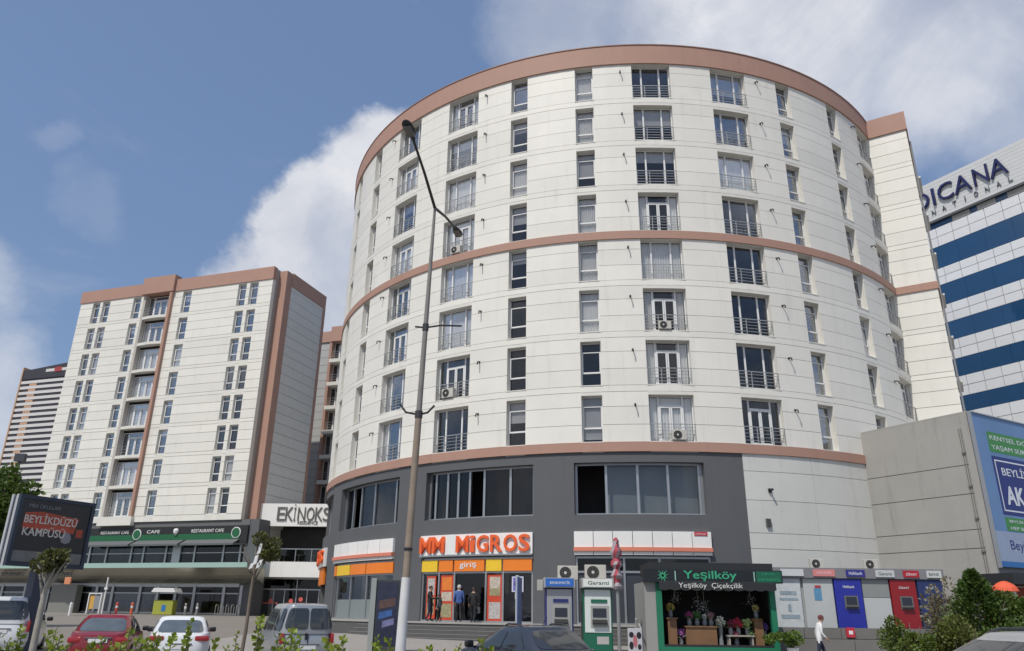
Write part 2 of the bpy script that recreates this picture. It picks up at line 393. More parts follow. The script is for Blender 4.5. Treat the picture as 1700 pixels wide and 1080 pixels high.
def round_building():
    B = thing('round_building', 'large round cream apartment block with pink bands over a dark grey shop base', 'building', (CX, CY, 0))
    lo, hi = -90.0, 51.0
    edges = []      # solid bays between window columns
    prev = lo
    for a, k in COLS:
        edges.append((prev, a-WID[k]/2)); prev = a+WID[k]/2
    edges.append((prev, hi))
    zt = Z0+8*FH
    # structural wall behind the cladding
    wl = MB()
    for a, b in edges: wl.sector(a, b, RR-.5, RR-.065, Z0-.5, zt+.4, mi=0, side=1)
    for a, k in COLS:
        h = WID[k]/2
        for f in range(9):
            z = Z0+f*FH; wl.sector(a-h, a+h, RR-.5, RR-.003, z-FH+OPN+.002, z-.002 if f else z-.01, mi=1)
    wl.build('structural_wall', [back_m, reveal_m], B)
    # cladding panels, three courses per storey
    CO = ((.0, .92), (.92, 1.88), (1.88, 2.68)); g = .011
    for a, b in edges:
        w = b-a; c = (a+b)/2
        for z0, z1 in CO:
            p = MB(); p.sector(-w/2, w/2, RR-.06, RR, z0+g, z1-g); me = p.mesh('panel', panel_m)
            for f in range(8):
                ob('panel', me, B, (0, 0, Z0+f*FH), R_(c))
    for f in range(7):
        if f == 3: continue
        p = MB(); p.sector(lo, hi, RR-.06, RR+.004, FH*f+Z0+2.68+g, FH*f+Z0+FH-g, n=90); p.build('floor_strip', panel_m, B)
    # pink bands and parapet
    p = MB(); p.sector(lo, hi, RR-.3, RR+.08, Z0+3*FH+OPN+.02, Z0+4*FH-.02, n=100); p.build('band', pink_m, B)
    p = MB(); p.sector(lo-15, 29.2, RR-.3, RR+.08, Z0-.5, Z0-.02, n=100); p.build('band', pink_m, B)
    p = MB(); p.sector(-180, 180, RR-.3, RR+.10, Z0+7*FH+OPN+.03, 35.05, n=160); p.build('parapet', pink_m, B)
    p = MB(); p.sector(-180, 180, RR-.32, RR+.14, 35.05, 35.11, n=160); p.build('coping', mat('coping', (.30,.17,.13), .6), B)
    # closed back, roof, dark rooms
    p = MB(); p.sector(hi, 360+lo, RR-.5, RR, .5, zt+.2, n=120); p.build('rear_wall', panel_m, B)
    p = MB(); p.lathe([(RR-.35, 34.3), (RR-.35, 34.5)], 120); p.build('roof', concrete_m, B)
    p = MB(); p.sector(lo, hi, RR-3.2, RR-3.0, 1.2, zt, n=90)
    for f in range(9): p.sector(lo, hi, RR-3.0, RR-.5, Z0+f*FH-.45, Z0+f*FH-.02, n=90)
    for a, b in edges: p.sector((a+b)/2-.3, (a+b)/2+.3, RR-3.0, RR-.5, Z0, zt-.1, n=1)
    p.build('interior', room_m, B)
    # windows; letters run from the top storey down
    pat = {-45.2: 'ABABBBAA', -32.3: 'BAABAABA', -.35: 'AAABABBB', 12.4: 'AAAAAAAB', 46.0: 'BBBBBBBB'}
    sty = {-.35: ['', 'blind', 'blind', 'drapes', 'full', 'drapes', 'drapes', 'full'], 12.4: ['blind', '', 'full', '', '', '', '', ''],
           -11.0: ['full', 'full', 'blind', 'full', 'full', 'full', '', 'blind'], -21.7: ['', 'blind', 'full', 'blind', 'blind', '', '', 'blind'],
           -32.3: ['drapes', 'blind', 'full', 'blind', 'full', 'full', '', ''],
           22.8: ['', 'blind', '', '', '', '', '', ''], 34.6: ['', '', '', 'blind', '', 'full', '', ''], 46.0: ['drapes', '', 'full', '', 'drapes', '', '', '']}
    for a, k in COLS:
        r = RR*math.cos(R_(WID[k]/2))-.32
        for i in range(8):
            f = 7-i
            L_ = 'n' if k == 'n' else pat[a][i]
            s = sty[a][i] if a in sty else rnd.choice(['', '', '', 'blind', 'full', 'drapes'])
            place_window(B, k, (r*math.sin(R_(a)), -r*math.cos(R_(a)), Z0+f*FH+.01), R_(a), L_, s)
    # drain spouts beside the windows
    sp = MB(); sp.tube([(0,.02,0),(0,-.16,0),(0,-.24,-.05),(0,-.25,-.2)], .035, 6); sp.box(-.05,.05,-.02,.02,-.06,.06); sm = sp.mesh('drain_spout', black_m)
    for a in (-49.8, -27.6, -5.2, 17.4, 40.9):
        for f in range(8):
            ob('drain_spout', sm, B, ((RR)*math.sin(R_(a)), -(RR)*math.cos(R_(a)), Z0+f*FH+1.95+rnd.uniform(-.1,.1)), R_(a))

    # ---- dark grey base with four shop bays
    zb, zt2 = .2, Z0-.5
    BAYS = [(-83.5,-65.5), (-60.3,-41.9), (-36.3,-19.15), (-13.6,3.4)]
    RB = RR-.02
    bw = MB(); prev = lo-15
    for a, b in BAYS+[(8.7, None)]:
        bw.sector(prev, a, RB-.6, RB, zb, zt2)
        if b is not None:
            bw.sector(a, b, RB-.6, RB, 8.9, zt2); bw.sector(a, b, RB-.6, RB, 4.3, 6.3)
            prev = b
    bw.build('base_wall', darkgrey_m, B)
    # pale clad part of the base on the right
    zz = [.3, 4.75, 5.5, 7.1, 8.55, zt2]
    for i in range(5):
        for a, b in ((8.72, 18.9), (18.95, 29.2)):
            p = MB(); p.sector(a, b, RB-.1, RB+.02, zz[i]+g, zz[i+1]-g); p.build('panel', mat('panel_grey_white', (.60,.60,.565), .55, var=.06, vscale=.5, rndv=.05, streak=.18), B)
    p = MB(); p.sector(8.7, 60, RB-.5, RB-.1, .2, zt2-.01); p.build('base_backing', back_m, B)
    # strip windows of the first floor
    fr = {0: [0,.5,1], 1: [0,.2,.36,.6,.91,1], 2: [0,.07,.195,.305,.417,.555,.79,1], 3: [0,.245,.49,.725,.97,1]}
    opened = {1: [1], 2: [4], 3: [0]}
    for bi, (a, b) in enumerate(BAYS):
        W = MB(); r0, r1 = RB-.48, RB-.36; q = .16
        W.sector(a, b, r0, r1+.1, 6.3, 6.38); W.sector(a, b, r0, r1, 8.8, 8.9)
        for x in fr[bi]:
            t = min(max(a+(b-a)*x, a+q), b-q); W.sector(t-q, t+q, r0, r1+.02, 6.38, 8.8, n=1)
        wo = W.build('strip_window', alu_m, B)
        for i in range(len(fr[bi])-1):
            if i in opened.get(bi, []): continue
            p = MB(); p.sector(a+(b-a)*fr[bi][i]+q, a+(b-a)*fr[bi][i+1]-q, r0+.04, r0+.06, 6.38, 8.8, n=2); p.build('pane', dark_glass_m if bi != 3 else glass_m, wo)
    p = MB()
    p.sector(-9.3, 3, RB-.95, RB-.9, 6.35, 8.8); p.build('roller_blind', mat('tinted_blind', (.16,.185,.20), .7), B)  # sheet behind the panes, coloured like the sky reflected in them
    p = MB(); p.sector(-49.3, -46.0, RB-.54, RB-.53, 7.0, 8.2, n=2); p.build('window_notice', mat('notice_red', (.36,.05,.04), .6), B)
    # shop fronts
    for bi, (a, b) in enumerate(BAYS):
        if bi == 0: continue
        cuts = {1: [0,.07,.36,.63,1], 2: [0,.175,.325,.61,.755,1], 3: [0,.36,.62,1]}[bi]
        S = MB(); r0, r1 = RB-.22, RB-.10; q = .13
        S.sector(a, b, r0, r1+.02, 3.52, 3.62); S.sector(a, b, r0, r1+.02, 4.2, 4.3); S.sector(a, b, r0, r1+.04, 1.15, 1.25)
        for x in cuts:
            t = min(max(a+(b-a)*x, a+q), b-q); S.sector(t-q, t+q, r0, r1+.03, 1.25, 4.2, n=1)
        so = S.build('shop_front', alu_m, B)
        for i in range(len(cuts)-1):
            l, r = a+(b-a)*cuts[i]+q, a+(b-a)*cuts[i+1]-q
            p = MB(); p.sector(l, r, r0+.05, r0+.07, 1.25, 3.52, n=3)
            p.build('pane', mat('slate_panel', (.045,.05,.062), .35) if bi == 3 else shop_glass_m, so)
            if bi == 3: cm = dark_glass_m
            else: cm = [mat('fascia_orange', (.80,.21,.02), .4, var=.08), mat('fascia_yellow', (.80,.52,.03), .4, var=.08)][{1: [0,1,0,0], 2: [1,0,0,1,0]}[bi][i]]
            p = MB(); p.sector(l, r, r0+.05, r0+.09 if bi == 3 else RB+.05, 3.62, 4.2, n=3); p.build('fascia_panel', cm, so)
    # frosted lower half of the left shop front
    p = MB(); p.sector(-59, -46.0, RB-.15, RB-.145, 1.25, 2.25); p.build('frosted_film', mat('frosted_film', (.20,.23,.225), .5), B)
    return B
drum = round_building()

def P(theta, r, z=0.): return (CX+r*math.sin(R_(theta)), CY-r*math.cos(R_(theta)), z)

# wing of the round building on the right
def wing():
    a = Vector((25.15, 46.1)); b = Vector((27.4, 44.75)); d = b-a; Ln = d.length; rz = math.atan2(d.y, d.x)
    W = thing('apartment_wing', 'narrow cream clad wing with pink parapet joining the round block at right', 'building', (a.x, a.y, 0), rz)
    zs = [5.0]+[Z0+k*FH+c for k in range(0, 8) for c in (0, .92, 1.88, 2.68)]; g = .016
    zs = [z for z in zs if z < 33.5]+[33.66]
    mb = MB(); mb.box(0, Ln-.06, .06, 26, 5, 35.0, 0); mb.build('structural_wall', back_m, W)
    for i in range(len(zs)-1):
        p = MB(); p.box(0, Ln, 0, .06, zs[i]+g, zs[i+1]-g); p.build('panel', panel_m, W)
    for i in range(0, len(zs)-1, 1):
        p = MB(); p.box(Ln-.06, Ln, .062, 25.9, zs[i]+g, zs[i+1]-g); p.build('side_panel', panel_m, W)
    mb = MB(); mb.box(-.2, Ln+.1, -.1, 26.1, 33.66, 35.11); mb.build('parapet', pink_m, W)
    mb = MB(); mb.box(-.1, Ln+.08, -.08, 26, Z0+3*FH+OPN+.02, Z0+4*FH-.02); mb.build('band', pink_m, W)
    # balcony slabs and drain pipes seen edge-on down the far side
    for k in range(8):
        mb = MB(); mb.box(Ln, Ln+.35, 2.5, 5.2, Z0+k*FH-.12, Z0+k*FH+.02); mb.build('balcony', reveal_m, W)
    mb = MB(); mb.tube([(Ln+.12, .6, 11), (Ln+.12, .6, 33)], .06, 8); mb.build('drain_pipe', mat('pipe_grey', (.25,.25,.25), .5), W)
wing()

# ------------------------------------------------------------ concrete party wall block with the blue hoarding
def concrete_block():
    poly = [(19.20, 41.4), (22.36, 36.2), (33.0, 42.45), (28.2, 48.5)]
    B = thing('concrete_block', 'bare grey concrete building side wall right of the round block', 'building', (22.36, 36.2, 0))
    q = [(x-22.36, y-36.2) for x, y in poly]
    mb = MB(); mb.prism(q, 0, 11.1, plane='xy'); mb.build('core_wall', back_m, B)
    d = Vector((q[0][0], q[0][1], 0)); ln = d.length; u = d/ln; nrm = Vector((-u.y, u.x, 0))
    if nrm.x > 0: nrm = -nrm
    zs = [0, 4.75, 5.6, 7.25, 8.62, 11.12]
    for i in range(5):
        p = MB(); c = u*(ln/2+.17)+nrm*.03+Vector((0, 0, (zs[i]+zs[i+1])/2)); p.obox(c, u*(ln/2-.2), nrm*.03, Vector((0, 0, (zs[i+1]-zs[i])/2-.018))); p.build('slab', concrete_m, B)
    p = MB(); p.obox(u*.17+nrm*.05+Vector((0,0,5.56)), u*.17, nrm*.06, Vector((0,0,5.56))); p.build('corner_strip', concrete_m, B)
    p = MB()
    for k, s in enumerate((.42, .52)):
        pts = [u*s+nrm*.1+Vector((0,0,z)) for z in (3.5, 6, 8.5, 10.4)]
        p.tube(pts, .018, 5)
    for z in (4.6, 6.1, 7.6, 9.2): p.obox(u*.47+nrm*.1+Vector((0,0,z)), u*.09, nrm*.03, Vector((0,0,.04)))
    p.build('cable', mat('cable_grey', (.16,.155,.15), .7), B)
    p = MB(); q2 = [(x*1.0, y*1.0) for x, y in q]; p.prism(q2, 11.125, 11.2, plane='xy'); p.build('coping', concrete_m, B)
concrete_block()

def hoarding():
    rz = math.atan2(2.56, 4.36)
    H = thing('advertising_hoarding', 'tall sky blue printed hoarding with navy square on the concrete block', 'billboard', (22.42, 36.05, 0), rz)
    w = 9.5
    mb = MB(); mb.box(0, w, 0, .10, 3.9, 11.1); mb.build('panel', mat('print_sky_blue', (.135,.25,.46), .5, var=.16, vscale=.35), H)
    mb = MB(); mb.box(0, w, -.006, -.001, 3.9, 5.5); mb.build('pale_strip', mat('print_pale', (.33,.40,.54), .5, var=.1), H)
    mb = MB(); mb.box(0, w, -.012, -.007, 3.9, 4.15); mb.build('blue_strip', mat('print_blue', (.03,.17,.46), .5), H)
    g = mat('print_green', (.05,.25,.06), .5); nv = mat('print_navy', (.016,.03,.19), .5); wt = mat('print_white', (.70,.74,.80), .5)
    mb = MB(); mb.box(1.1, w-.4, -.006, -.001, 9.3, 10.3); mb.build('green_plate', g, H)
    text('lettering', 'KENTSEL DÖNÜŞÜM', 5.4, .34, wt, H, (4.0, -.01, 10.02), extrude=.002)
    text('lettering', 'YAŞAM SÜRÜYOR', 4.6, .34, wt, H, (3.6, -.01, 9.55), extrude=.002)
    mb = MB(); mb.box(1.1, 7.4, -.006, -.001, 6.3, 9.1); mb.build('navy_square', nv, H)
    mb = MB()
    for x0, x1, z0, z1 in ((1.28,7.22,8.86,8.93),(1.28,7.22,6.47,6.54),(1.28,1.35,6.54,8.86),(7.15,7.22,6.54,8.86)): mb.box(x0, x1, -.012, -.007, z0, z1)
    mb.build('white_outline', wt, H)
    text('lettering', 'BEYLİKDÜZÜ', 4.6, .5, wt, H, (4.05, -.012, 8.45), extrude=.002, bold=.01)
    text('lettering', 'AK PARTİ', 5.2, 1.2, wt, H, (4.3, -.012, 7.4), extrude=.002, bold=.03)
    mb = MB(); mb.box(1.15, 6.4, -.006, -.001, 5.55, 6.18); mb.build('green_plate', g, H)
    text('lettering', 'BEYLİKDÜZÜ İÇİN', 3.4, .2, wt, H, (3.2, -.01, 6.02), extrude=.002)
    text('lettering', 'HEP BİRLİKTE', 2.8, .2, wt, H, (2.9, -.01, 5.72), extrude=.002)
    text('lettering', 'Beylikdüzü', 3.4, .55, nv, H, (2.85, -.012, 4.85), extrude=.002)
    mb = MB()
    for a in ((-.06,0,-.05,.12,3.85,11.15),(0,w,-.05,.12,11.1,11.16)): mb.box(*a)
    mb.build('frame', alu_m, H)
hoarding()

# ------------------------------------------------------------ left tower
TOWER = ((-48.9, 79.9, 0), math.atan2(-.308, .952))
TLEN = 25.25
def tower():
    T = thing('apartment_tower', 'cream slab tower with pink parapet and balcony column left of the round block', 'building', *TOWER)
    g = .018
    WX = [(1.78,2.80),(3.17,4.20),(7.42,8.48),(14.04,15.18),(21.08,22.10),(22.52,23.56)]
    BX = (8.85, 12.85)
    openx = sorted(WX+[BX]); prev = 0; bays = []
    for a, b in openx:
        if a-prev > .05: bays.append((prev, a))
        prev = b
    bays.append((prev, TLEN))
    zt = Z0+8*FH
    wl = MB()
    for a, b in bays: wl.box(a+(.0), b, .06, .5, Z0-.55, zt, [0,0,0,1,0,1])
    for a, b in WX:
        for f in range(9):
            z = Z0+f*FH; wl.box(a, b, .003, .5, z-.58 if f else z-.55, z+.0, 1)
    wl.build('structural_wall', [back_m, reveal_m], T)
    for a, b in bays:
        for z0, z1 in ((0,.92),(.92,1.88),(1.88,2.68),(2.68,FH)):
            p = MB(); p.box(a, b, 0, .06, z0+g, z1-g); me = p.mesh('panel', panel_m)
            for f in range(8):
                if f == 7 and z0 > 2.5: continue
                ob('panel', me, T, (0, 0, Z0+f*FH))
        p = MB(); p.box(a, b, 0, .06, Z0-.55, Z0-g); p.build('panel', panel_m, T)
    fr, panes = window_meshes(1.02, 2.44, 'n', .085)
    for a, b in WX:
        for f in range(8):
            w = ob('window', fr, T, ((a+b)/2, .26, Z0+f*FH))
            for p in panes: ob('pane', p, w)
            s = rnd.random()
            if s < .14: ob('curtain', CURT['n','full'], w, (0,.14,2.4)).scale = (.9,1,.98)
            elif s < .36:
                c = ob('blind', CURT['n','blind'], w, (0,.12,2.4)); c.scale = (.9,1,rnd.choice((.6,1,1.6)))
    # balcony column, proud of the face, framed in pink
    a, b = BX
    p = MB()
    p.box(b-.32, b, -.32, .5, Z0-.55, zt-.45); p.build('balcony_frame', pink_m, T)
    p = MB(); p.box(a, a+.32, -.05, .5, Z0-.55, zt-.45); p.build('balcony_cheek', mat('cheek_grey', (.46,.43,.39), .7, var=.06), T)
    bfr, bpanes = WM['B']
    sc = (b-a-.7)/ (cwW-.02)
    for f in range(8):
        z = Z0+f*FH
        p = MB(); n = 8; poly = [(a+.33, .5), (b-.33, .5)]+[(b-.33-(b-a-.66)*i/n, -.06-.2*math.sin(math.pi*i/n)) for i in range(n+1)]
        p.prism(poly, z-.30, z, plane='xy'); p.build('balcony_slab', reveal_m, T)
        w = ob('balcony_door', bfr, T, ((a+b)/2, .5, z+.01)); w.scale = (sc, 1, .98)
        for q in bpanes: ob('pane', q, w)
        if rnd.random() < .6: ob('curtain', CURT['w', rnd.choice(('full','drapes'))], w, (0,.14,2.42))
        r = MB(); pts = [(b-.35-(b-a-.7)*i/8, -.03-.18*math.sin(math.pi*i/8)) for i in range(9)]
        for h in (.3, .6, .92): r.tube([(x, y, z+h) for x, y in pts], .016, 4)
        for x, y in pts[::2]: r.tube([(x, y, z), (x, y, z+.92)], .014, 4)
        r.build('railing', rail_m, T)
    p = MB(); p.box(a-.1, b+.1, -.4, .6, zt-.45, 35.65); p.build('parapet', pink_m, T)
    p = MB(); p.box(-.1, a-.12, -.1, .5, zt-.42, 35.15); p.box(b+.12, TLEN+.05, -.1, .5, zt-.42, 35.15); p.build('parapet', pink_m, T)
    # body, side walls: pink pilaster and clad flank, its shade painted in as grey
    p = MB(); p.box(.02, TLEN-.02, 2.3, 10.0, Z0-.55, 34.6, 0)
    for f in range(9): p.box(.1, TLEN-.1, .52, 2.3, Z0+f*FH-.4, Z0+f*FH-.05)
    for a_ in (0.1, 5.8, 8.6, 12.95, 18.0, 25.0): p.box(a_, a_+.12, .52, 2.3, Z0, 34.3)
    p.build('core', room_m, T)
    p = MB(); p.box(.02, TLEN, 3.3, 10.2, 0, 35.0, 0); p.box(TLEN-.2, TLEN, .5, 1.25, Z0-.55, 35.1); p.box(0, .2, .5, 3.3, Z0-.55, 35.1); p.build('return_wall', mat('flank_grey', (.33,.325,.31), .7, var=.06, streak=.1), T)  # grey colour carries the shade of the side return
    p = MB(); p.box(TLEN-.05, TLEN+.95, 1.0, 2.0, 1.1, 35.0); p.build('pilaster', pink_m, T)
    zs = [1.1]+[Z0+k*FH+c for k in range(-2, 8) for c in (0, 1.0, 2.0)]; zs = sorted(z for z in zs if 1 < z < 33.2)+[33.6]
    p = MB(); p.box(TLEN-.1, TLEN+.86, 2.0, 8.6, 1.1, 34.9); p.build('flank_core', back_m, T)
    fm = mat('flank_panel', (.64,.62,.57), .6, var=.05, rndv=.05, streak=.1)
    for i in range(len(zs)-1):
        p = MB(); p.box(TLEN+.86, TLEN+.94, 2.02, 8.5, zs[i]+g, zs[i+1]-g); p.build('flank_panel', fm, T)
    p = MB(); p.box(TLEN-.1, TLEN+1.02, 2.0, 8.7, 33.6, 35.1); p.build('parapet', pink_m, T)
    p = MB(); p.box(TLEN+.8, TLEN+1.02, 8.35, 8.72, 1.1, 33.6); p.build('corner_trim', pink_m, T)

    # ---- shop base: dark frieze, green sign band, glazing, canopy
    x0, x1 = -14.0, 26.2
    p = MB(); p.box(x0, x1, .15, .5, 8.85, 9.38); p.build('frieze', mat('frieze_grey', (.13,.13,.13), .7), T)
    p = MB(); p.box(8.9, 13.0, -.40, .14, 9.05, 9.9); p.build('bay_underside', reveal_m, T)
    p = MB(); p.box(x0, x1, -.02, .4, 7.3, 8.85); p.build('sign_band', mat('sign_black', (.018,.019,.02), .5), T)
    p = MB(); p.box(8.0, 25.4, -.05, -.022, 7.62, 8.15); p.build('green_stripe', mat('sign_green', (.012,.115,.045), .5), T)
    aw = mat('awning_grey', (.11,.115,.12), .7)
    for a, b in ((8.0,13.6),(13.9,19.3),(19.6,25.4)):
        p = MB(); p.prism([(0,0),(1,0),(1,1),(0,1)], 0, 1); p = MB()
        p.add([(a,-.03,7.62),(b,-.03,7.62),(b,-.85,7.22),(a,-.85,7.22),(a,-.03,7.58),(b,-.03,7.58),(b,-.85,7.05),(a,-.85,7.05)], [(0,1,2,3),(3,2,6,7),(4,7,6,5),(0,3,7,4),(1,5,6,2)]); p.build('awning', aw, T)
    lt = mat('letter_white', (.75,.75,.73), .5)
    for s, w, tx in ((11.0, 3.4, 'RESTAURANT CAFE'), (15.6, 1.5, 'CAFE'), (21.8, 3.6, 'RESTAURANT CAFE')):
        text('lettering', tx, w, .3, lt, T, (s, -.03, 8.42), extrude=.012)
    for s in (13.75, 25.0):
        p = MB(); p.tube([(s,-.1,8.2),(s,-.05,8.2)], .5, 20); p.tube([(s,-.13,8.2),(s,-.1,8.2)], .42, 20, mi=1)
        p.build('round_emblem', [lt, mat('sign_green', (0,0,0))], T)
    p = MB(); p.lathe([(.02,-.32),(.22,-.1),(.26,.12),(.2,.28),(.02,.34)], 10, (18.3,-.1,8.35)); p.build('emblem', lt, T)
    # first floor glazing
    G = MB(); ms = [-14,-11.5,-9,-6.5,-4,-1.4,1.2,3.9,6.2,8.08,10.15,13.13,14.59,17.2,18.44,20.46,23.64,25.47]
    G.box(x0, x1, .3, .45, 7.15, 7.3); G.box(x0, x1, .3, .45, 5.45, 5.6); G.box(x0, x1, .33, .42, 6.42, 6.50)
    for s in ms: G.box(s-.09, s+.09, .26, .46, 5.6, 7.15)
    G.box(18.0, 18.9, .2, .47, 5.6, 7.15)
    go = G.build('upper_glazing', alu_m, T)
    for i in range(len(ms)-1):
        for z0, z1 in ((5.6,6.42),(6.5,7.15)):
            p = MB(); p.box(ms[i]+.09, ms[i+1]-.09, .38, .40, z0, z1); p.build('pane', dark_glass_m, go)
    # canopy: mint edge and sloping metal soffit
    p = MB(); p.box(x0, 28.4, -2.5, .25, 5.0, 5.42); p.build('canopy_edge', mat('mint_edge', (.32,.46,.41), .5, var=.05), T)
    p = MB(); n = 6; prof = [(-2.5+2.7*(i/n), 5.0-1.25*math.sin(.5*math.pi*i/n)) for i in range(n+1)]
    for i in range(n):
        (ya, za), (yb, zb) = prof[i], prof[i+1]
        p.quad((x0,ya,za-.002),(28.4,ya,za-.002),(28.4,yb,zb-.002),(x0,yb,zb-.002))
    p.quad((28.4,-2.5,5.0),(28.4,.2,5.0),(28.4,.2,3.75),(28.4,-1,4.2))
    p.build('canopy_soffit', mat('soffit_metal', (.36,.345,.29), .32, .85, var=.1), T, fixn=False)
    # ground floor
    G = MB(); ms = [-14,-11,-8,-5,-2,1,4,7,9.95,11.83,15.06,17.09,19.09,21.16,24.36,26.2]
    G.box(x0, x1, .2, .4, 3.45, 3.75); G.box(x0, x1, .24, .36, 1.1, 1.25); G.box(x0, x1, .24, .36, 2.85, 2.95)
    for s in ms: G.box(s-.14, s+.14, .16, .4, 1.1, 3.6)
    go = G.build('ground_glazing', alu_m, T)
    for i in range(len(ms)-1):
        if 17 < ms[i] < 19.05: continue
        p = MB(); p.box(ms[i]+.14, ms[i+1]-.14, .29, .31, 1.25, 2.85); p.build('pane', shop_glass_m, go)
        p = MB(); p.box(ms[i]+.14, ms[i+1]-.14, .29, .31, 2.95, 3.45); p.build('pane', dark_glass_m, go)
    p = MB(); p.box(x0, x1, 3.0, 3.2, 1.0, 9.3); p.box(x0, x1, .5, 3.0, 4.6, 5.3); p.box(x0, x1, .5, 3.0, 8.9, 9.3); p.build('interior', room_m, T)
    gm_ = mat('goods', (.20,.19,.18), .7, var=.4, vscale=2)
    for k in range(30):
        s = rnd.uniform(0, 25); w = rnd.uniform(.4, 1.2); h = rnd.uniform(.5, 1.4); p = MB(); p.box(s, s+w, rnd.uniform(1.2,2.4), 2.6, 1.1, 1.1+h); p.build('display_case', gm_, T)
    p = MB(); p.box(x1-.3, x1+1.0, .2, 2.0, 1.0, 9.4); p.build('corner_column', darkgrey_m, T)
    p = MB(); p.box(5.2, 8.3, -.6, .12, 1.05, 3.6); p.build('entrance_lobby', mat('lobby_grey', (.20,.20,.18), .6), T)
    for s, w, tx in ((1.8, 2.9, 'SÜPERMARKET'), (8.0, 2.2, 'PASTANESİ')):
        text('lettering', tx, w, .42, mat('letter_dark', (.05,.05,.055), .5), T, (s, -2.2, 4.55), extrude=.03)
tower()

def rear_block():
    T = thing('rear_apartment_block', 'far cream block with pink framed balconies between tower and round block', 'building', (-24.6, 92.1, 0), TOWER[1])
    g = .02
    p = MB(); p.box(0, 12, .5, 12, 0, 34.6); p.build('core', room_m, T)
    p = MB(); p.box(0, 12, .06, .5, 0, 12); p.box(0, 1.6, .06, .5, 0, 34); p.box(5.4, 12, .06, .5, 0, 34); p.build('structural_wall', back_m, T)
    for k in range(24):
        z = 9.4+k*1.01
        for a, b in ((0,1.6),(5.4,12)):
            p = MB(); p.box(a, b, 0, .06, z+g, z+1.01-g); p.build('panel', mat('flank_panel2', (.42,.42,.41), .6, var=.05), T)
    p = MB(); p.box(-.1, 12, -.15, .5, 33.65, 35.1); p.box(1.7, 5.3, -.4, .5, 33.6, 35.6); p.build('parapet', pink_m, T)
    p = MB(); p.box(1.6, 1.95, -.3, .5, 1, 33.7); p.box(5.05, 5.4, -.3, .5, 1, 33.7); p.build('balcony_frame', pink_m, T)
    bfr, bpanes = WM['B']; sc = 3.1/(cwW-.02)
    for f in range(8):
        z = Z0+f*FH
        p = MB(); p.box(1.95, 5.05, -.7, .5, z-.45, z); p.build('balcony_slab', reveal_m, T)
        w = ob('balcony_door', bfr, T, (3.5, .42, z)); w.scale = (sc, 1, 1)
        for q in bpanes: ob('pane', q, w)
        r = MB()
        for h in (.3,.6,.92): r.box(1.95, 5.05, -.68, -.65, z+h-.015, z+h+.015)
        r.build('railing', rail_m, T)
rear_block()

# ------------------------------------------------------------ white link building with the entrance
def annex():
    A = thing('entrance_building', 'low white entrance building with balcony between tower and round block', 'building', (-23.6, 73.3, 0), R_(-2))
    X = 9.5
    p = MB(); p.box(0, X, 0, .4, 8.93, 11.0); p.build('fascia', signwhite_m, A)
    p = MB(); p.box(0, X, .4, 14, 10.6, 10.9); p.build('roof', concrete_m, A)
    p = MB(); p.box(0, .75, .05, .9, 1.0, 8.93); p.build('column', signwhite_m, A)
    p = MB(); p.box(.75, X, .02, 3.5, 4.4, 5.75); p.build('balcony_slab', signwhite_m, A)
    p = MB(); p.box(.75, X, 3.5, 3.8, 1.0, 8.9); p.box(0, X, 3.8, 14, .9, 10.5); p.build('back_wall', room_m, A)
    r = MB(); r.box(.75, X, .1, .18, 6.85, 6.93)
    for k in range(6): r.box(.8+k*1.5, .86+k*1.5, .1, .17, 5.75, 6.85)
    ro = r.build('balcony_railing', alu_m, A)
    for k in range(6):
        p = MB(); p.box(.88+k*1.5, 2.28+k*1.5, .125, .14, 5.85, 6.82); p.build('pane', shop_glass_m, ro)
    for k, (s, z) in enumerate(((2.2,5.75),(3.6,5.75),(5.0,5.75))):
        p = MB(); p.tube([(s,2,z),(s,2,z+.7)], .04, 6); p.lathe([(.45,0),(.45,.04)], 12, (s,2,z+.7)); p.build('cafe_table', steel_m, A)
    d = MB(); xs = [.78, 1.9, 2.9, 4.0, 5.0, 6.1, 7.2, 8.3, X]
    d.box(.78, X, 1.0, 1.12, 3.3, 3.42); d.box(.78, X, 1.0, 1.12, 4.25, 4.4)
    for s in xs[:-1]: d.box(s, s+.08, 1.0, 1.12, 1.0, 3.3)
    for s in (.78, 3.98, 7.2): d.box(s, s+.08, 1.0, 1.12, 3.42, 4.25)
    do = d.build('entrance_glazing', alu_m, A)
    for i in range(len(xs)-1):
        p = MB(); p.box(xs[i]+.08, xs[i+1], 1.05, 1.07, 1.05, 3.3); p.build('door_pane', shop_glass_m, do)
    for a, b in ((.86,3.98),(4.06,7.2),(7.28,X)):
        p = MB(); p.box(a, b, 1.05, 1.07, 3.42, 4.25); p.build('pane', dark_glass_m, do)
    rm = mat('notice_pink', (.62,.12,.10), .5)
    for s, z in ((1.75,2.35),(3.6,2.35),(4.5,2.5)):
        p = MB(); p.tube([(s,.98,z),(s,1.0,z)], .2, 14); p.build('round_notice', rm, A)
    p = MB(); p.box(1.0,2.4,.97,.99,2.12,2.2); p.box(3.2,5.2,.97,.99,2.12,2.2); p.build('safety_strip', rm, A)
    S = thing('letter_sign', 'dark grey metal capital letters on white entrance fascia', 'sign', (-23.6, 73.3, 0), R_(-2))
    dm = mat('letter_bronze', (.11,.11,.10), .5)
    xs0 = 2.1
    for i, ch in enumerate('EKİNOKS'):
        text('letter', ch, .72 if ch != 'İ' else .16, 1.25 if ch != 'İ' else 1.55, dm, S, (xs0+[0,.78,1.3,1.95,2.8,3.6,4.35][i], -.05, 10.05 + (.15 if ch == 'İ' else 0)), extrude=.04)
    text('small_lettering', 'RESIDENCE', 1.9, .3, dm, S, (4.7, -.03, 9.25), extrude=.02)
annex()

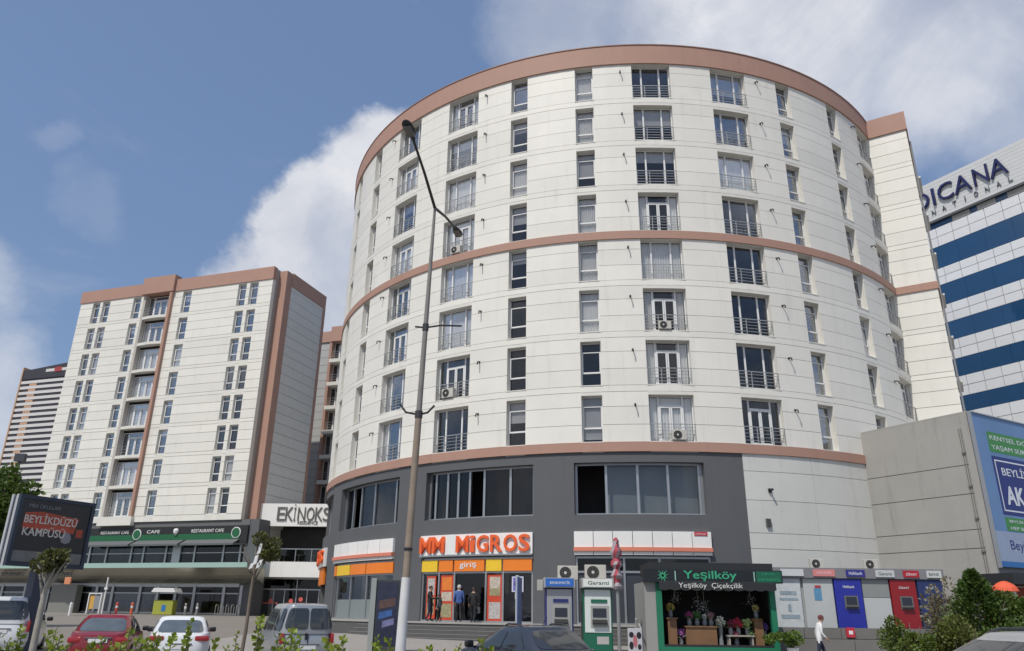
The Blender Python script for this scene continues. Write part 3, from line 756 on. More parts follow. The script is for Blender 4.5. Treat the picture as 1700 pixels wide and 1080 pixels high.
# ------------------------------------------------------------ hospital on the right
def hospital():
    Hs = thing('hospital_building', 'white panelled tower with blue glass bands behind the round block', 'building', (46.5-9*.5, 75+9*.866, 0), R_(-60))
    o = 9.0; X0, X1 = 0, 34
    wp = mat('hospital_panel', (.70,.71,.72), .4, var=.04, rndv=.06); bl = mat('joint_grey', (.22,.22,.24), .7)
    bg = mat('blue_glass', (.014,.062,.15), .06, 0, var=.12, vscale=.3, spec=.7)
    p = MB(); p.box(X0, X1, .08, 25, 0, 42.6); p.build('core', bl, Hs)
    # glass bands (z0,z1)
    bands = [(37.3,39.8),(33.1,35.4),(29.1,31.1),(25.1,27.0),(21.4,23.0),(17.2,19.0),(13.2,15),(9.2,11),(5.2,7)]
    gm = {}
    for z0, z1 in bands:
        for k in range(12):
            a = X0+k*2.85; p = MB(); p.box(a+.01, a+2.84, .02, .08, z0, z1); p.build('glass_panel', bg, Hs)
    whites = [(39.8,42.0)]+[(bands[i+1][1], bands[i][0]) for i in range(8)]
    for z0, z1 in whites:
        for k in range(16):
            a = 6+k*1.75
            if a+1.75 > X1: break
            for r in range(2):
                h = (z1-z0)/2; p = MB(); p.box(a+.03, a+1.72, 0, .08, z0+r*h+.03, z0+(r+1)*h-.03); p.build('panel', wp, Hs)
        p = MB(); p.box(X0, 5.98, 0, .08, z0, z1); p.build('panel', wp, Hs)
    p = MB(); p.box(X0, X1, -.02, .08, 42.0, 42.6); p.build('clerestory', bg, Hs)
    for s in (14.2, 17.3, 11.5):
        p = MB(); p.box(s, s+1.9, -.05, .05, 42.02, 42.58); p.build('flag_patch', mat('weathered_panel', (.38,.37,.33), .7, var=.2, vscale=3), Hs)
    p = MB(); p.box(X0, X1, -.35, 25, 42.6, 42.85); p.build('ledge', mat('ledge_dark', (.10,.10,.11), .6), Hs)
    # ribbed fascia
    fm = mat('fascia_grey', (.60,.61,.60), .45, var=.05)
    for k in range(11):
        z = 42.86+k*.42; p = MB(); p.box(X0, X1, -.25, 0, z, z+.40); p.build('fascia_board', fm, Hs)
    p = MB(); p.box(X0, X1, .0, 25, 42.86, 47.4); p.build('roof_box', bl, Hs)
    S = thing('rooftop_letters', 'navy capital letters on the white hospital fascia', 'sign', (46.5-9*.5, 75+9*.866, 0), R_(-60))
    nm = mat('letter_navy', (.010,.014,.085), .4)
    for ch, a, b in (('M',3.6,6.0),('E',6.4,7.6),('D',8.0,9.7),('I',10.05,10.35),('C',10.7,12.4),('A',12.5,14.35),('N',14.65,16.2),('A',16.3,18.1)):
        text('letter', ch, b-a, 2.0, nm, S, ((a+b)/2, -.4, 45.55), extrude=.1, bold=.0)
    for i, ch in enumerate('INTERNATIONAL'):
        text('small_letter', ch, .42 if ch != 'I' else .1, .55, mat('letter_grey', (.12,.13,.16), .5), S, (4.0+i*1.17, -.32, 43.75), extrude=.05)
hospital()

# ------------------------------------------------------------ distant striped tower
def striped_tower():
    T = thing('striped_tower', 'distant high rise with dark and white horizontal stripes and orange squares', 'building', (-267.8, 400, 0), R_(-17.7))
    wm = mat('stripe_white', (.62,.60,.58), .6); dk = mat('stripe_dark', (.045,.04,.045), .3); og = mat('stripe_orange', (.52,.32,.20), .6)
    p = MB(); p.box(.3, 60, .5, 25, 0, 117); p.build('core', dk, T)
    fh = 3.06
    for k in range(36):
        z = 116-k*fh
        if z < 4: break
        p = MB(); p.box(0, 60, 0, .6, z-1.6, z); p.build('spandrel', wm, T)
        p = MB(); p.box(0, 60, .3, .62, z-fh, z-1.62); p.build('window_band', dk, T)
        p = MB(); p.box(6.2, 11.2, .1, .5, z-fh+.1, z-1.65); p.build('orange_panel', og, T)
    p = MB(); p.box(-.8, 0, -.3, 24, 0, 124); p.build('edge_fin', og, T)
    p = MB(); p.add([(0,0,117),(60,0,117),(60,24,117),(0,24,117),(0,0,122),(60,0,127),(60,24,127),(0,24,122)], [(3,2,1,0),(4,5,6,7),(0,1,5,4),(1,2,6,5),(2,3,7,6),(3,0,4,7)]); p.build('crown', dk, T)
    p = MB(); p.box(16, 32, -.2, .1, 120.2, 121.8); p.box(22, 27, -.3, .1, 119.8, 122.4, 1); p.build('crown_sign', [wm, mat('crown_red', (.35,.05,.05), .5)], T)
striped_tower()
# ------------------------------------------------------------ terrace and steps of the round building
def terrace():
    p = MB(); p.sector(-88, 62, RR-3, RR+1.3, -.2, 1.15, n=110); struct(p.build('terrace', stone_m, None, (CX, CY, 0)))
    p = MB(); p.sector(-88, 30, RR-.3, RR+1.34, 1.10, 1.165, n=110); struct(p.build('terrace_edging', stone_light_m, None, (CX, CY, 0)))
    S = thing('entrance_steps', 'dark stone steps curving up to the supermarket entrance', 'steps', (CX, CY, 0))
    for i in range(1, 5):
        p = MB(); p.sector(-44+i*.3, 7, RR+1.0, RR+1.3+.34*i, -.1, 1.15-.17*i, n=40)
        p.build('step', stone_m, S)
        p = MB(); p.sector(-44+i*.3, 7, RR+1.24+.34*i, RR+1.31+.34*i, 1.15-.17*i-.001, 1.155-.17*i+.012, n=40); p.build('nosing', mat('nosing', (.27,.265,.255), .8), S)
terrace()

# ------------------------------------------------------------ shop signs on the round building
RB = RR-.02
def shop_signs():
    # supermarket sign
    S = thing('supermarket_sign', 'long white curved shop sign with big orange letters above the entrance', 'sign', (CX, CY, 0))
    a0, a1 = -36.5, -19.15
    p = MB(); p.sector(a0, a1, RB, RB+.12, 4.40, 5.47); p.build('board', signwhite_m, S)
    p = MB(); p.sector(a0, a1, RB, RB+.19, 4.36, 4.44); p.build('lower_trim', alu_m, S)
    p = MB(); p.sector(a0+.3, a1-.3, RB+.161, RB+.166, 4.5, 5.4); 
    lit = MB(); lit.sector(-31.9, -30.4, RB+.122, RB+.135, 4.46, 5.44, n=2); lit.build('blank_panel', mat('blank_pale', (.72,.74,.72), .35), S)
    W = a1-a0
    chars = [('M', .005, .125), ('M', .135, .255), ('M', .365, .48), ('i', .49, .535), ('G', .55, .65), ('R', .665, .765), ('O', .775, .885), ('S', .895, .985)]
    r = RB+.20
    for ch, f0, f1 in chars:
        t = a0+W*(f0+f1)/2; w = R_(W*(f1-f0))*r
        text('letter', ch, w*.98, .84, orange_m, S, (r*math.sin(R_(t)), -r*math.cos(R_(t)), 4.96), R_(t), extrude=.05, bold=.016)
    tl = text_mesh('giriş', 1.0, .34, .004, .01, white_m)
    t = a0+.35+16.6*.465; r = RB+.06; S2 = thing('entrance_lettering', 'small white word on the orange panel over the doors', 'sign', (CX, CY, 0))
    ob('lettering', tl, S2, (r*math.sin(R_(t)), -r*math.cos(R_(t)), 3.90), R_(t))
    # far left orange sign
    S = thing('corner_sign', 'orange lettered sign on the far left bend of the round base', 'sign', (CX, CY, 0))
    p = MB(); p.sector(-84, -66.5, RB, RB+.14, 4.3, 5.47); p.build('board', signwhite_m, S)
    for i, ch in enumerate('MiGROS'):
        t = -81.5+i*2.6; r = RB+.22; text('letter', ch, .8 if ch != 'i' else .25, .85, orange_m, S, (r*math.sin(R_(t)), -r*math.cos(R_(t)), 4.95), R_(t), extrude=.07, bold=.03)
    p = MB(); p.sector(-84, -67.5, RB-.1, RB+.04, 3.2, 4.25); p.build('fascia_panel', mat('fascia_orange', (0,0,0)), S)
    # blank boards
    for (a0, a1, n, lab) in ((-60.5, -42.0, 6, 'blank white sign board with salmon strip left of the lettered sign'), (-13.7, 3.55, 7, 'blank white sign board with salmon strip over the slate windows')):
        S = thing('blank_sign_board', lab, 'sign', (CX, CY, 0))
        w = (a1-a0)/n
        for i in range(n):
            p = MB(); p.sector(a0+i*w+.04, a0+(i+1)*w-.04, RB, RB+.15, 4.72, 5.47, n=2); p.build('panel', signwhite_m, S)
            p = MB(); p.sector(a0+i*w+.04, a0+(i+1)*w-.04, RB, RB+.15, 4.36, 4.52, n=2); p.build('panel', signwhite_m, S)
        p = MB(); p.sector(a0, a1, RB, RB+.24, 4.53, 4.71); p.build('salmon_strip', salmon_m, S)
    S = thing('red_plate', 'small red plate at the right end of the blank white board', 'sign', P(2.2, RB+.16, 5.38), R_(2.2))
    p = MB(); p.box(-.32, .32, -.02, .0, -.09, .09); p.build('plate', mat('plate_red', (.5,.03,.05), .5), S)
    text('lettering', 'KİRALIK', .5, .09, white_m, S, (0, -.024, 0), extrude=.002)
shop_signs()

def posters():
    red = mat('poster_red', (.52,.06,.025), .5, var=.12, vscale=4); cream = mat('poster_cream', (.48,.42,.34), .5, var=.5, vscale=8); grn = mat('poster_green', (.30,.27,.15), .5, var=.55, vscale=7)
    mix = mat('poster_goods', (.42,.40,.38), .5, var=.55, vscale=9); org = mat('poster_orange', (.72,.20,.03), .5, var=.2, vscale=5)
    def board(theta, w, z0, z1, lab, blocks, frame=red, name='promotional_poster', r=RB-.10):
        S = thing(name, lab, 'poster', P(theta, r, 0), R_(theta))
        p = MB(); p.box(-w/2, w/2, -.02, .03, z0, z1); p.build('backing', frame, S)
        for k, (x0, x1, a, b, m) in enumerate(blocks):
            p = MB(); p.box(x0*w-w/2, x1*w-w/2, -.026, -.021, z0+(z1-z0)*a, z0+(z1-z0)*b); p.build('print', m, S)
        return S
    board(-34.6, .62, 1.3, 3.4, 'red bordered poster at left end of the supermarket window', [(.12,.88,.55,.95,mix),(.12,.88,.1,.5,grn)])
    board(-31.9, .82, 1.25, 3.45, 'tall red and orange poster left of the doors', [(.12,.88,.66,.95,org),(.1,.9,.42,.62,cream),(.1,.9,.06,.36,grn)])
    board(-24.5, .84, 1.25, 3.45, 'tall red poster with food pictures right of the doors', [(.15,.85,.7,.95,cream),(.15,.85,.54,.7,grn),(.12,.88,.05,.40,mix)])
    S = board(-21.3, .62, 2.62, 3.35, 'violet square notice in the right supermarket window', [(.12,.88,.08,.92,mat('notice_violet', (.16,.14,.42), .5))], mat('notice_white', (.55,.55,.66), .5), 'window_notice')
    p = MB(); p.tube([(0,-.03,3.0),(0,-.036,3.0)], .17, 16); p.build('disc', mat('notice_dark', (.03,.03,.12), .5), S)
    board(-21.2, .34, 2.3, 2.58, 'small white paper under the violet window notice', [], white_m, 'window_notice')
    S = thing('crate_stack', 'stacked grey shopping crates behind the right supermarket window', 'crates', P(-21.2, RB-.62, 1.2), R_(-21.2))
    cm = [mat('crate_grey', (.25,.25,.28), .6), mat('crate_blue', (.12,.13,.22), .6), mat('crate_brown', (.25,.20,.17), .6)]
    for i in range(5):
        for j in range(5):
            p = MB(); x = -.65+i*.26; z = j*.2; p.box(x, x+.23, -.02, .2, z, z+.025); p.box(x, x+.23, -.02, .2, z+.14, z+.17); p.box(x, x+.03, -.02, .2, z, z+.17); p.box(x+.2, x+.23, -.02, .2, z, z+.17); p.box(x, x+.23, .1, .2, z, z+.17); p.build('crate', cm[(i*3+j) % 3], S)
posters()

# ------------------------------------------------------------ air conditioners
def ac_meshes():
    c = MB(); c.box(-.4, .4, -.14, .14, .04, .58); c.box(-.34, -.28, -.12, .12, 0, .04); c.box(.28, .34, -.12, .12, 0, .04)
    g = MB()
    for r in (.06, .12, .18, .225): 
        n = 20; pts = [(-.1+r*math.cos(2*math.pi*k/n), -.155, .31+r*math.sin(2*math.pi*k/n)) for k in range(n+1)]; g.tube(pts, .006, 4)
    for k in range(8):
        a = math.pi*k/4; g.tube([(-.1,-.152,.31),(-.1+.225*math.cos(a),-.152,.31+.225*math.sin(a))], .005, 4)
    f = MB(); f.tube([(-.1,-.141,.31),(-.1,-.146,.31)], .23, 20)
    h = MB(); h.tube([(-.1,-.150,.31),(-.1,-.158,.31)], .06, 12)
    return [('case', c.mesh('case', mat('ac_case', (.50,.48,.43), .5, var=.1), bevel=.02)), ('fan_opening', f.mesh('fan_opening', black_m)), ('grille', g.mesh('grille', mat('ac_grille', (.16,.15,.13), .5))), ('hub', h.mesh('hub', mat('ac_hub', (.5,.5,.48), .5)))]
ACM = ac_meshes()
def ac(lab, loc, rz, s=1.0, group='air conditioner units'):
    A = thing('air_conditioner', lab, 'air conditioner', loc, rz, group); A.scale = (s, s, s)
    for n, me in ACM: ob(n, me, A)
r_ = RR-.03
ac('air conditioner on the lowest balcony of the centre window column', P(.4, r_, Z0+.06), R_(.4), .95)
ac('air conditioner on the third balcony up of the centre window column', P(-.6, r_, Z0+2*FH+.06), R_(-.6), .85)
ac('air conditioner on a balcony just left of the lamp pole, second storey', P(-32.9, r_, Z0+FH+.06), R_(-32.9))
ac('air conditioner on the balcony above the pink band behind the lamp', P(-32.6, r_, Z0+4*FH+.06), R_(-32.6), .9)
ac('cream air conditioner on the roof of the grey cash machine', (2.35, 31.75, 2.86), 0, 1.0)
ac('tan air conditioner with dark fan on the roof of the green cash machine', (3.45, 31.75, 2.88), 0, 1.05)
ac('air conditioner on the bank kiosk roof above the pink sign', (13.75, 35.4, 3.62), R_(4), .8)
ac('air conditioner on the bank kiosk roof near the concrete wall', (16.15, 35.4, 3.62), R_(4), .8)
S = tag(MB().build('wall_box', black_m), 'small grey louvred box on the pale right base wall', 'vent') if False else None
vb = MB(); vb.box(-.12,.12,-.1,.02,-.2,.2)
for k in range(5): vb.box(-.1,.1,-.115,-.1,-.17+k*.075,-.13+k*.075)
tag(vb.build('wall_vent', mat('vent_grey', (.10,.10,.09), .6), None, P(11.4, RB+.03, 6.0), R_(11.4)), 'small grey louvred vent on the pale lower wall', 'vent')
vb = MB(); vb.box(-.08,.08,-.08,.02,-.1,.1); vb.tube([(0,-.05,0),(0,-.3,.02)], .06, 8)
tag(vb.build('wall_camera', black_m, None, P(12.1, RB+.03, 7.6), R_(12.1)), 'small black camera on the pale lower wall', 'camera')

# ------------------------------------------------------------ cash machines on the pavement
def cash_machine(lab, x, y, w, cols, sign_m, sign_txt, txt_m):
    z0 = gz(y)+.12
    A = thing('cash_machine', lab, 'cash machine', (x, y, z0), 0, 'cash machines on the pavement')
    side, face, low = cols; h = 2.35
    p = MB(); p.box(0, w, 0, 1.0, 0, h); p.build('cabinet', side, A, bevel=.03)
    p = MB(); p.box(.06, w-.06, -.05, 0, .75, h-.05); p.build('front_panel', face, A, bevel=.02)
    p = MB(); p.box(.06, w-.06, -.03, 0, .03, .73); p.build('lower_panel', low, A)
    p = MB(); p.box(.28, w-.14, -.07, -.05, .95, 1.72); p.build('bezel', mat('bezel', (.34,.34,.32), .4), A)
    p = MB(); p.box(.36, w-.24, -.085, -.07, 1.3, 1.62); p.build('screen', mat('screen_dark', (.03,.035,.05), .15), A)
    p = MB(); p.add([(.34,-.07,1.22),(w-.22,-.07,1.22),(w-.22,-.2,1.1),(.34,-.2,1.1),(.34,-.07,1.05),(w-.22,-.07,1.05),(w-.22,-.2,1.06),(.34,-.2,1.06)], [(0,1,2,3),(3,2,6,7),(0,3,7,4),(1,5,6,2),(4,7,6,5)]); p.build('keypad', black_m, A)
    p = MB(); p.box(.3, w-.2, -.08, -.06, 1.82, 1.94); p.build('brand_strip', side, A)
    p = MB(); p.box(-.06, w+.06, -.22, 1.0, h+.001, h+.36); p.build('sign_box', mat('sign_box_grey', (.36,.36,.35), .5), A)
    p = MB(); p.box(.0, w, -.24, -.221, h+.04, h+.33); p.build('sign_face', sign_m, A)
    text('lettering', sign_txt, w*.72, .13, txt_m, A, (w*.52, -.245, h+.19), extrude=.003)
    p = MB(); p.box(w*.45, w*.85, -.035, -.03, .35, .62); p.build('notice', mat('notice_grey', (.42,.40,.38), .5), A)
cash_machine('grey and blue cash machine, left one of the pair', 1.42, 31.0, 1.08, (mat('atm_navy', (.02,.03,.14), .4), mat('atm_silver', (.36,.36,.38), .35, .3), mat('atm_silver', (0,0,0))), mat('atm_sign_blue', (.03,.14,.48), .4), 'BANKAMATİK', white_m)
cash_machine('white and green cash machine, right one of the pair', 2.87, 31.0, 1.12, (mat('atm_green', (.012,.12,.07), .4), mat('atm_white', (.62,.66,.63), .4), mat('atm_green', (0,0,0))), mat('atm_sign_white', (.70,.72,.68), .4), 'Garanti', mat('atm_text', (.04,.10,.06), .5))
t_ = thing('grey_cabinet', 'small grey box at the left shoulder of the grey cash machine', 'box', (1.12, 31.2, 2.48)); p = MB(); p.box(0,.22,0,.3,0,.4); p.build('case', mat('box_grey', (.40,.40,.37), .5), t_, bevel=.015)

# ------------------------------------------------------------ flower kiosk
def kiosk():
    X0, X1, Y0, Y1, b = 5.75, 10.45, 31.5, 34.0, .26
    K = thing('flower_kiosk', 'black and green flower shop kiosk with lit up display front', 'kiosk', (0, 0, 0))
    blk = mat('kiosk_black', (.022,.024,.026), .5); grn = mat('kiosk_green', (.015,.17,.09), .45, var=.06)
    p = MB(); p.box(X0-.1, X1+.05, Y0+.12, Y1+.2, 3.16, 3.62); p.build('roof', blk, K)
    p = MB(); p.box(X0-.45, X1+.3, Y0-.2, Y0+.1, 2.86, 3.34); p.build('sign_board', mat('sign_night', (.012,.016,.02), .4), K)
    gl = mat('letter_green', (.04,.36,.19), .5)
    text('lettering', 'Yeşilköy', 2.1, .40, gl, K, (7.9, -.21+Y0, 3.10), extrude=.012, bold=.01)
    text('lettering', 'Yeşilköy  Çiçekçilik', 2.5, .24, mat('letter_cream', (.66,.66,.62), .5), K, (7.85, Y0-.42, 2.72), extrude=.004)
    # star shaped leaf emblem
    p = MB(); c = Vector((6.05, Y0-.215, 3.1)); n = 9
    for k in range(n):
        a = 2*math.pi*k/n+.2; d = Vector((math.cos(a), 0, math.sin(a))); e = Vector((-d.z, 0, d.x))*.035
        p.add([c+e, c+d*.27*(1 if k % 2 else .8), c-e], [(0,1,2)])
    p.lathe([(.001,0),(.09,.0),(.001,.02)], 8, (0,0,0)) if False else None
    p.build('leaf_emblem', mat('emblem_green', (.06,.42,.22), .5), K, fixn=False)
    p = MB(); p.box(6.52, 6.56, Y0-.215, Y0-.2, 2.92, 3.28); p.box(9.62, 9.66, Y0-.215, Y0-.2, 2.92, 3.28); p.build('divider', mat('divider_mint', (.3,.5,.42), .5), K)
    p = MB(); p.box(9.72, 10.7, Y0-.212, Y0-.2, 2.9, 3.3); p.build('side_plate', mat('plate_green', (.01,.11,.06), .5), K)
    text('lettering', 'ÇİÇEK', .55, .11, gl, K, (10.2, Y0-.22, 3.2), extrude=.003); text('lettering', 'SİPARİŞ', .85, .15, gl, K, (10.2, Y0-.22, 2.99), extrude=.003)
    # scalloped awning valance
    p = MB(); n = 44; vs = []
    for i in range(n+1):
        x = X0+.1+(X1-X0-.15)*i/n; s = abs(math.sin(math.pi*i/4))
        vs += [(x, Y0-.40, 2.86), (x, Y0-.405, 2.60-.05*s)]
    p.add(vs, [(2*i, 2*i+1, 2*i+3, 2*i+2) for i in range(n)])
    p.add([(X0+.1,Y0-.2,2.90),(X1-.05,Y0-.2,2.90),(X1-.05,Y0-.40,2.86),(X0+.1,Y0-.40,2.86)], [(0,1,2,3)])
    p.build('awning', blk, K, fixn=False)
    p = MB(); p.box(X0-.42, X0+.02, Y0+.0, Y1, b, 2.86); p.build('side_pillar', mat('pillar_grey', (.30,.295,.28), .7), K)
    for a, c_ in ((X0+.02, X0+.26), (X1-.22, X1)):
        p = MB(); p.box(a, c_, Y0-.02, Y0+.18, b, 2.86); p.build('post', grn, K)
    p = MB(); p.box(X0+.26, X1-.22, Y0-.02, Y0+.2, b, b+.26); p.build('plinth', grn, K)
    p = MB(); p.box(X0+.26, X1-.22, Y0+.0, Y0+.16, b+.262, b+.34); p.build('sill', blk, K)
    p = MB(); p.box(X0+.2, X1-.02, Y1-.1, Y1, b, 3.15); p.box(X1-.12, X1-.02, Y0+.2, Y1-.1, b, 3.15); p.box(X0+.1, X0+.2, Y0+.2, Y1-.1, b, 3.15); p.build('inner_wall', mat('kiosk_inner', (.03,.028,.026), .8), K)
    p = MB(); p.box(X0+.2, X1-.12, Y0+.2, Y1-.1, b, b+.3); p.build('floor', stone_m, K)
    wood = mat('wood_brown', (.19,.10,.045), .6, var=.2, vscale=3); z = b+.3
    def item(name, lab, cat, mb, m): return tag(mb.build(name, m), lab, cat)
    p = MB(); p.box(6.95, 8.15, Y0+.35, Y0+.8, z, z+.66); p.box(6.9, 8.2, Y0+.3, Y0+.85, z+.66, z+.71); item('wooden_counter', 'brown wooden counter inside the flower kiosk', 'counter', p, wood)
    p = MB(); p.box(6.25, 6.6, Y0+.35, Y0+.75, z, z+.95); p.box(6.2, 6.65, Y0+.3, Y0+.8, z+.95, z+1.0); item('wooden_plinth', 'tall narrow wooden plinth at left inside the kiosk', 'plinth', p, wood)
    p = MB(); p.box(9.65, 9.98, Y0+.35, Y0+.75, z, z+.92); p.lathe([(.24,0),(.26,.06),(.2,.1)], 12, (9.81, Y0+.55, z+.92)); item('wooden_plinth', 'tall wooden plinth with bowl top at right inside the kiosk', 'plinth', p, wood)
    p = MB(); p.box(8.55, 9.6, Y0+.3, Y0+.8, z+.34, z+.39)
    for x in (8.6, 9.5): p.box(x, x+.06, Y0+.35, Y0+.75, z, z+.34)
    item('low_bench', 'low pale bench carrying vases inside the kiosk', 'bench', p, mat('bench_pale', (.34,.31,.27), .6))
    fl = [(6.42, z+1.0, .16, (.55,.42,.10), 'yellow bouquet on the left wooden plinth'), (7.15, z+.71, .14, (.42,.06,.22), 'magenta flowers at left of the wooden counter'), (7.75, z+.71, .09, (.7,.7,.66), 'white flower head on the wooden counter'),
          (8.35, z+.72, .2, (.72,.72,.60), 'white flowers on a tall grey vase inside the kiosk'), (8.75, z+.39, .16, (.25,.05,.09), 'dark red flowers on the low bench'), (9.05, z+.39, .22, (.62,.05,.10), 'large red bouquet in the middle of the low bench'),
          (9.4, z+.39, .2, (.45,.55,.22), 'pale green flowers at right end of the low bench'), (9.81, z+1.02, .13, (.55,.45,.2), 'golden flowers in the bowl on the right plinth'),
          (6.78, z+.0, .2, (.30,.10,.30), 'violet flowers on the floor left of the counter'), (7.45, z+.71, .17, (.10,.20,.06), 'leafy green plant in the middle of the counter'), (8.0, z+.71, .13, (.50,.28,.30), 'pink flowers at right end of the counter'), (8.95, z+.0, .15, (.32,.08,.12), 'dark pink flowers under the low bench'), (9.55, z+.0, .2, (.14,.22,.08), 'green plant on the floor before the right plinth'), (10.08, z+.3, .16, (.22,.10,.40), 'purple flowers at the right post of the kiosk')]
    lf = leafmat('bouquet_leaf', (.05,.13,.04))
    for i, (x, zz, r, c, lab) in enumerate(fl):
        F = thing('bouquet', lab, 'flowers', (x, Y0+.55, zz), 0, 'flowers in the kiosk')
        hgt = .28 if i not in (3,) else .0
        v = MB()
        if i == 3: v.lathe([(.1,-.72),(.07,-.4),(.1,-.05),(.13,.0)], 10)
        else: v.lathe([(.07,0),(.1,.12),(.07,.24),(.09,.28)], 10)
        v.build('vase', mat('vase_grey', (.20,.21,.22), .3), F, smooth=True)
        m = MB(); rr = random.Random(i)
        for k in range(70):
            d = Vector((rr.gauss(0,1), rr.gauss(0,1), rr.gauss(0,1))).normalized()*r*rr.uniform(.5,1); o = Vector((0,0,hgt+r*.7))+d
            u = Vector((rr.gauss(0,1), rr.gauss(0,1), rr.gauss(0,1))).normalized()*.035; w = u.orthogonal().normalized()*.035
            for e, f in ((u,w),(w,u.cross(w).normalized()*.035)): m.add([o-e-f, o+e-f, o+e+f, o-e+f], [(0,1,2,3)])
        m.build('blossom', mat('blossom%d' % i, c, .6, var=.2, vscale=9), F, fixn=False)
        m = MB()
        for k in range(40):
            d = Vector((rr.gauss(0,1), rr.gauss(0,1), rr.gauss(0,.6))).normalized()*r*rr.uniform(.6,1.25); o = Vector((0,0,hgt+r*.4))+d
            u = Vector((rr.gauss(0,1), rr.gauss(0,1), rr.gauss(0,1))).normalized(); w = u.orthogonal().normalized()*.02; u = u*.06
            m.add([o-u, o+w, o+u, o-w], [(0,1,2,3)])
        m.build('leaves', lf, F, fixn=False)
    # hanging dried flowers under the awning
    for i, (x, zz) in enumerate(((6.6, 2.35), (7.5, 2.05), (7.75, 1.95), (9.6, 2.3))):
        m = MB(); rr = random.Random(50+i)
        for k in range(40):
            o = Vector((x+rr.gauss(0,.13), Y0+.45+rr.gauss(0,.08), zz+rr.gauss(0,.14))); u = Vector((rr.gauss(0,1), rr.gauss(0,1), rr.gauss(0,1))).normalized(); w = u.orthogonal().normalized()*.018; u = u*.05
            m.add([o-u, o+w, o+u, o-w], [(0,1,2,3)])
        m.tube([(x, Y0+.45, zz), (x, Y0+.45, 3.15)], .006, 4)
        tag(m.build('hanging_spray', mat('dried_flower', (.42,.42,.38), .7), fixn=False), ('pale dried spray hanging at upper left of the kiosk', 'pale dried spray hanging left of the kiosk middle', 'pale dried spray hanging at the kiosk middle', 'pale dried spray hanging at upper right of the kiosk')[i], 'dried flowers', 'dried sprays hanging in the kiosk')
kiosk()

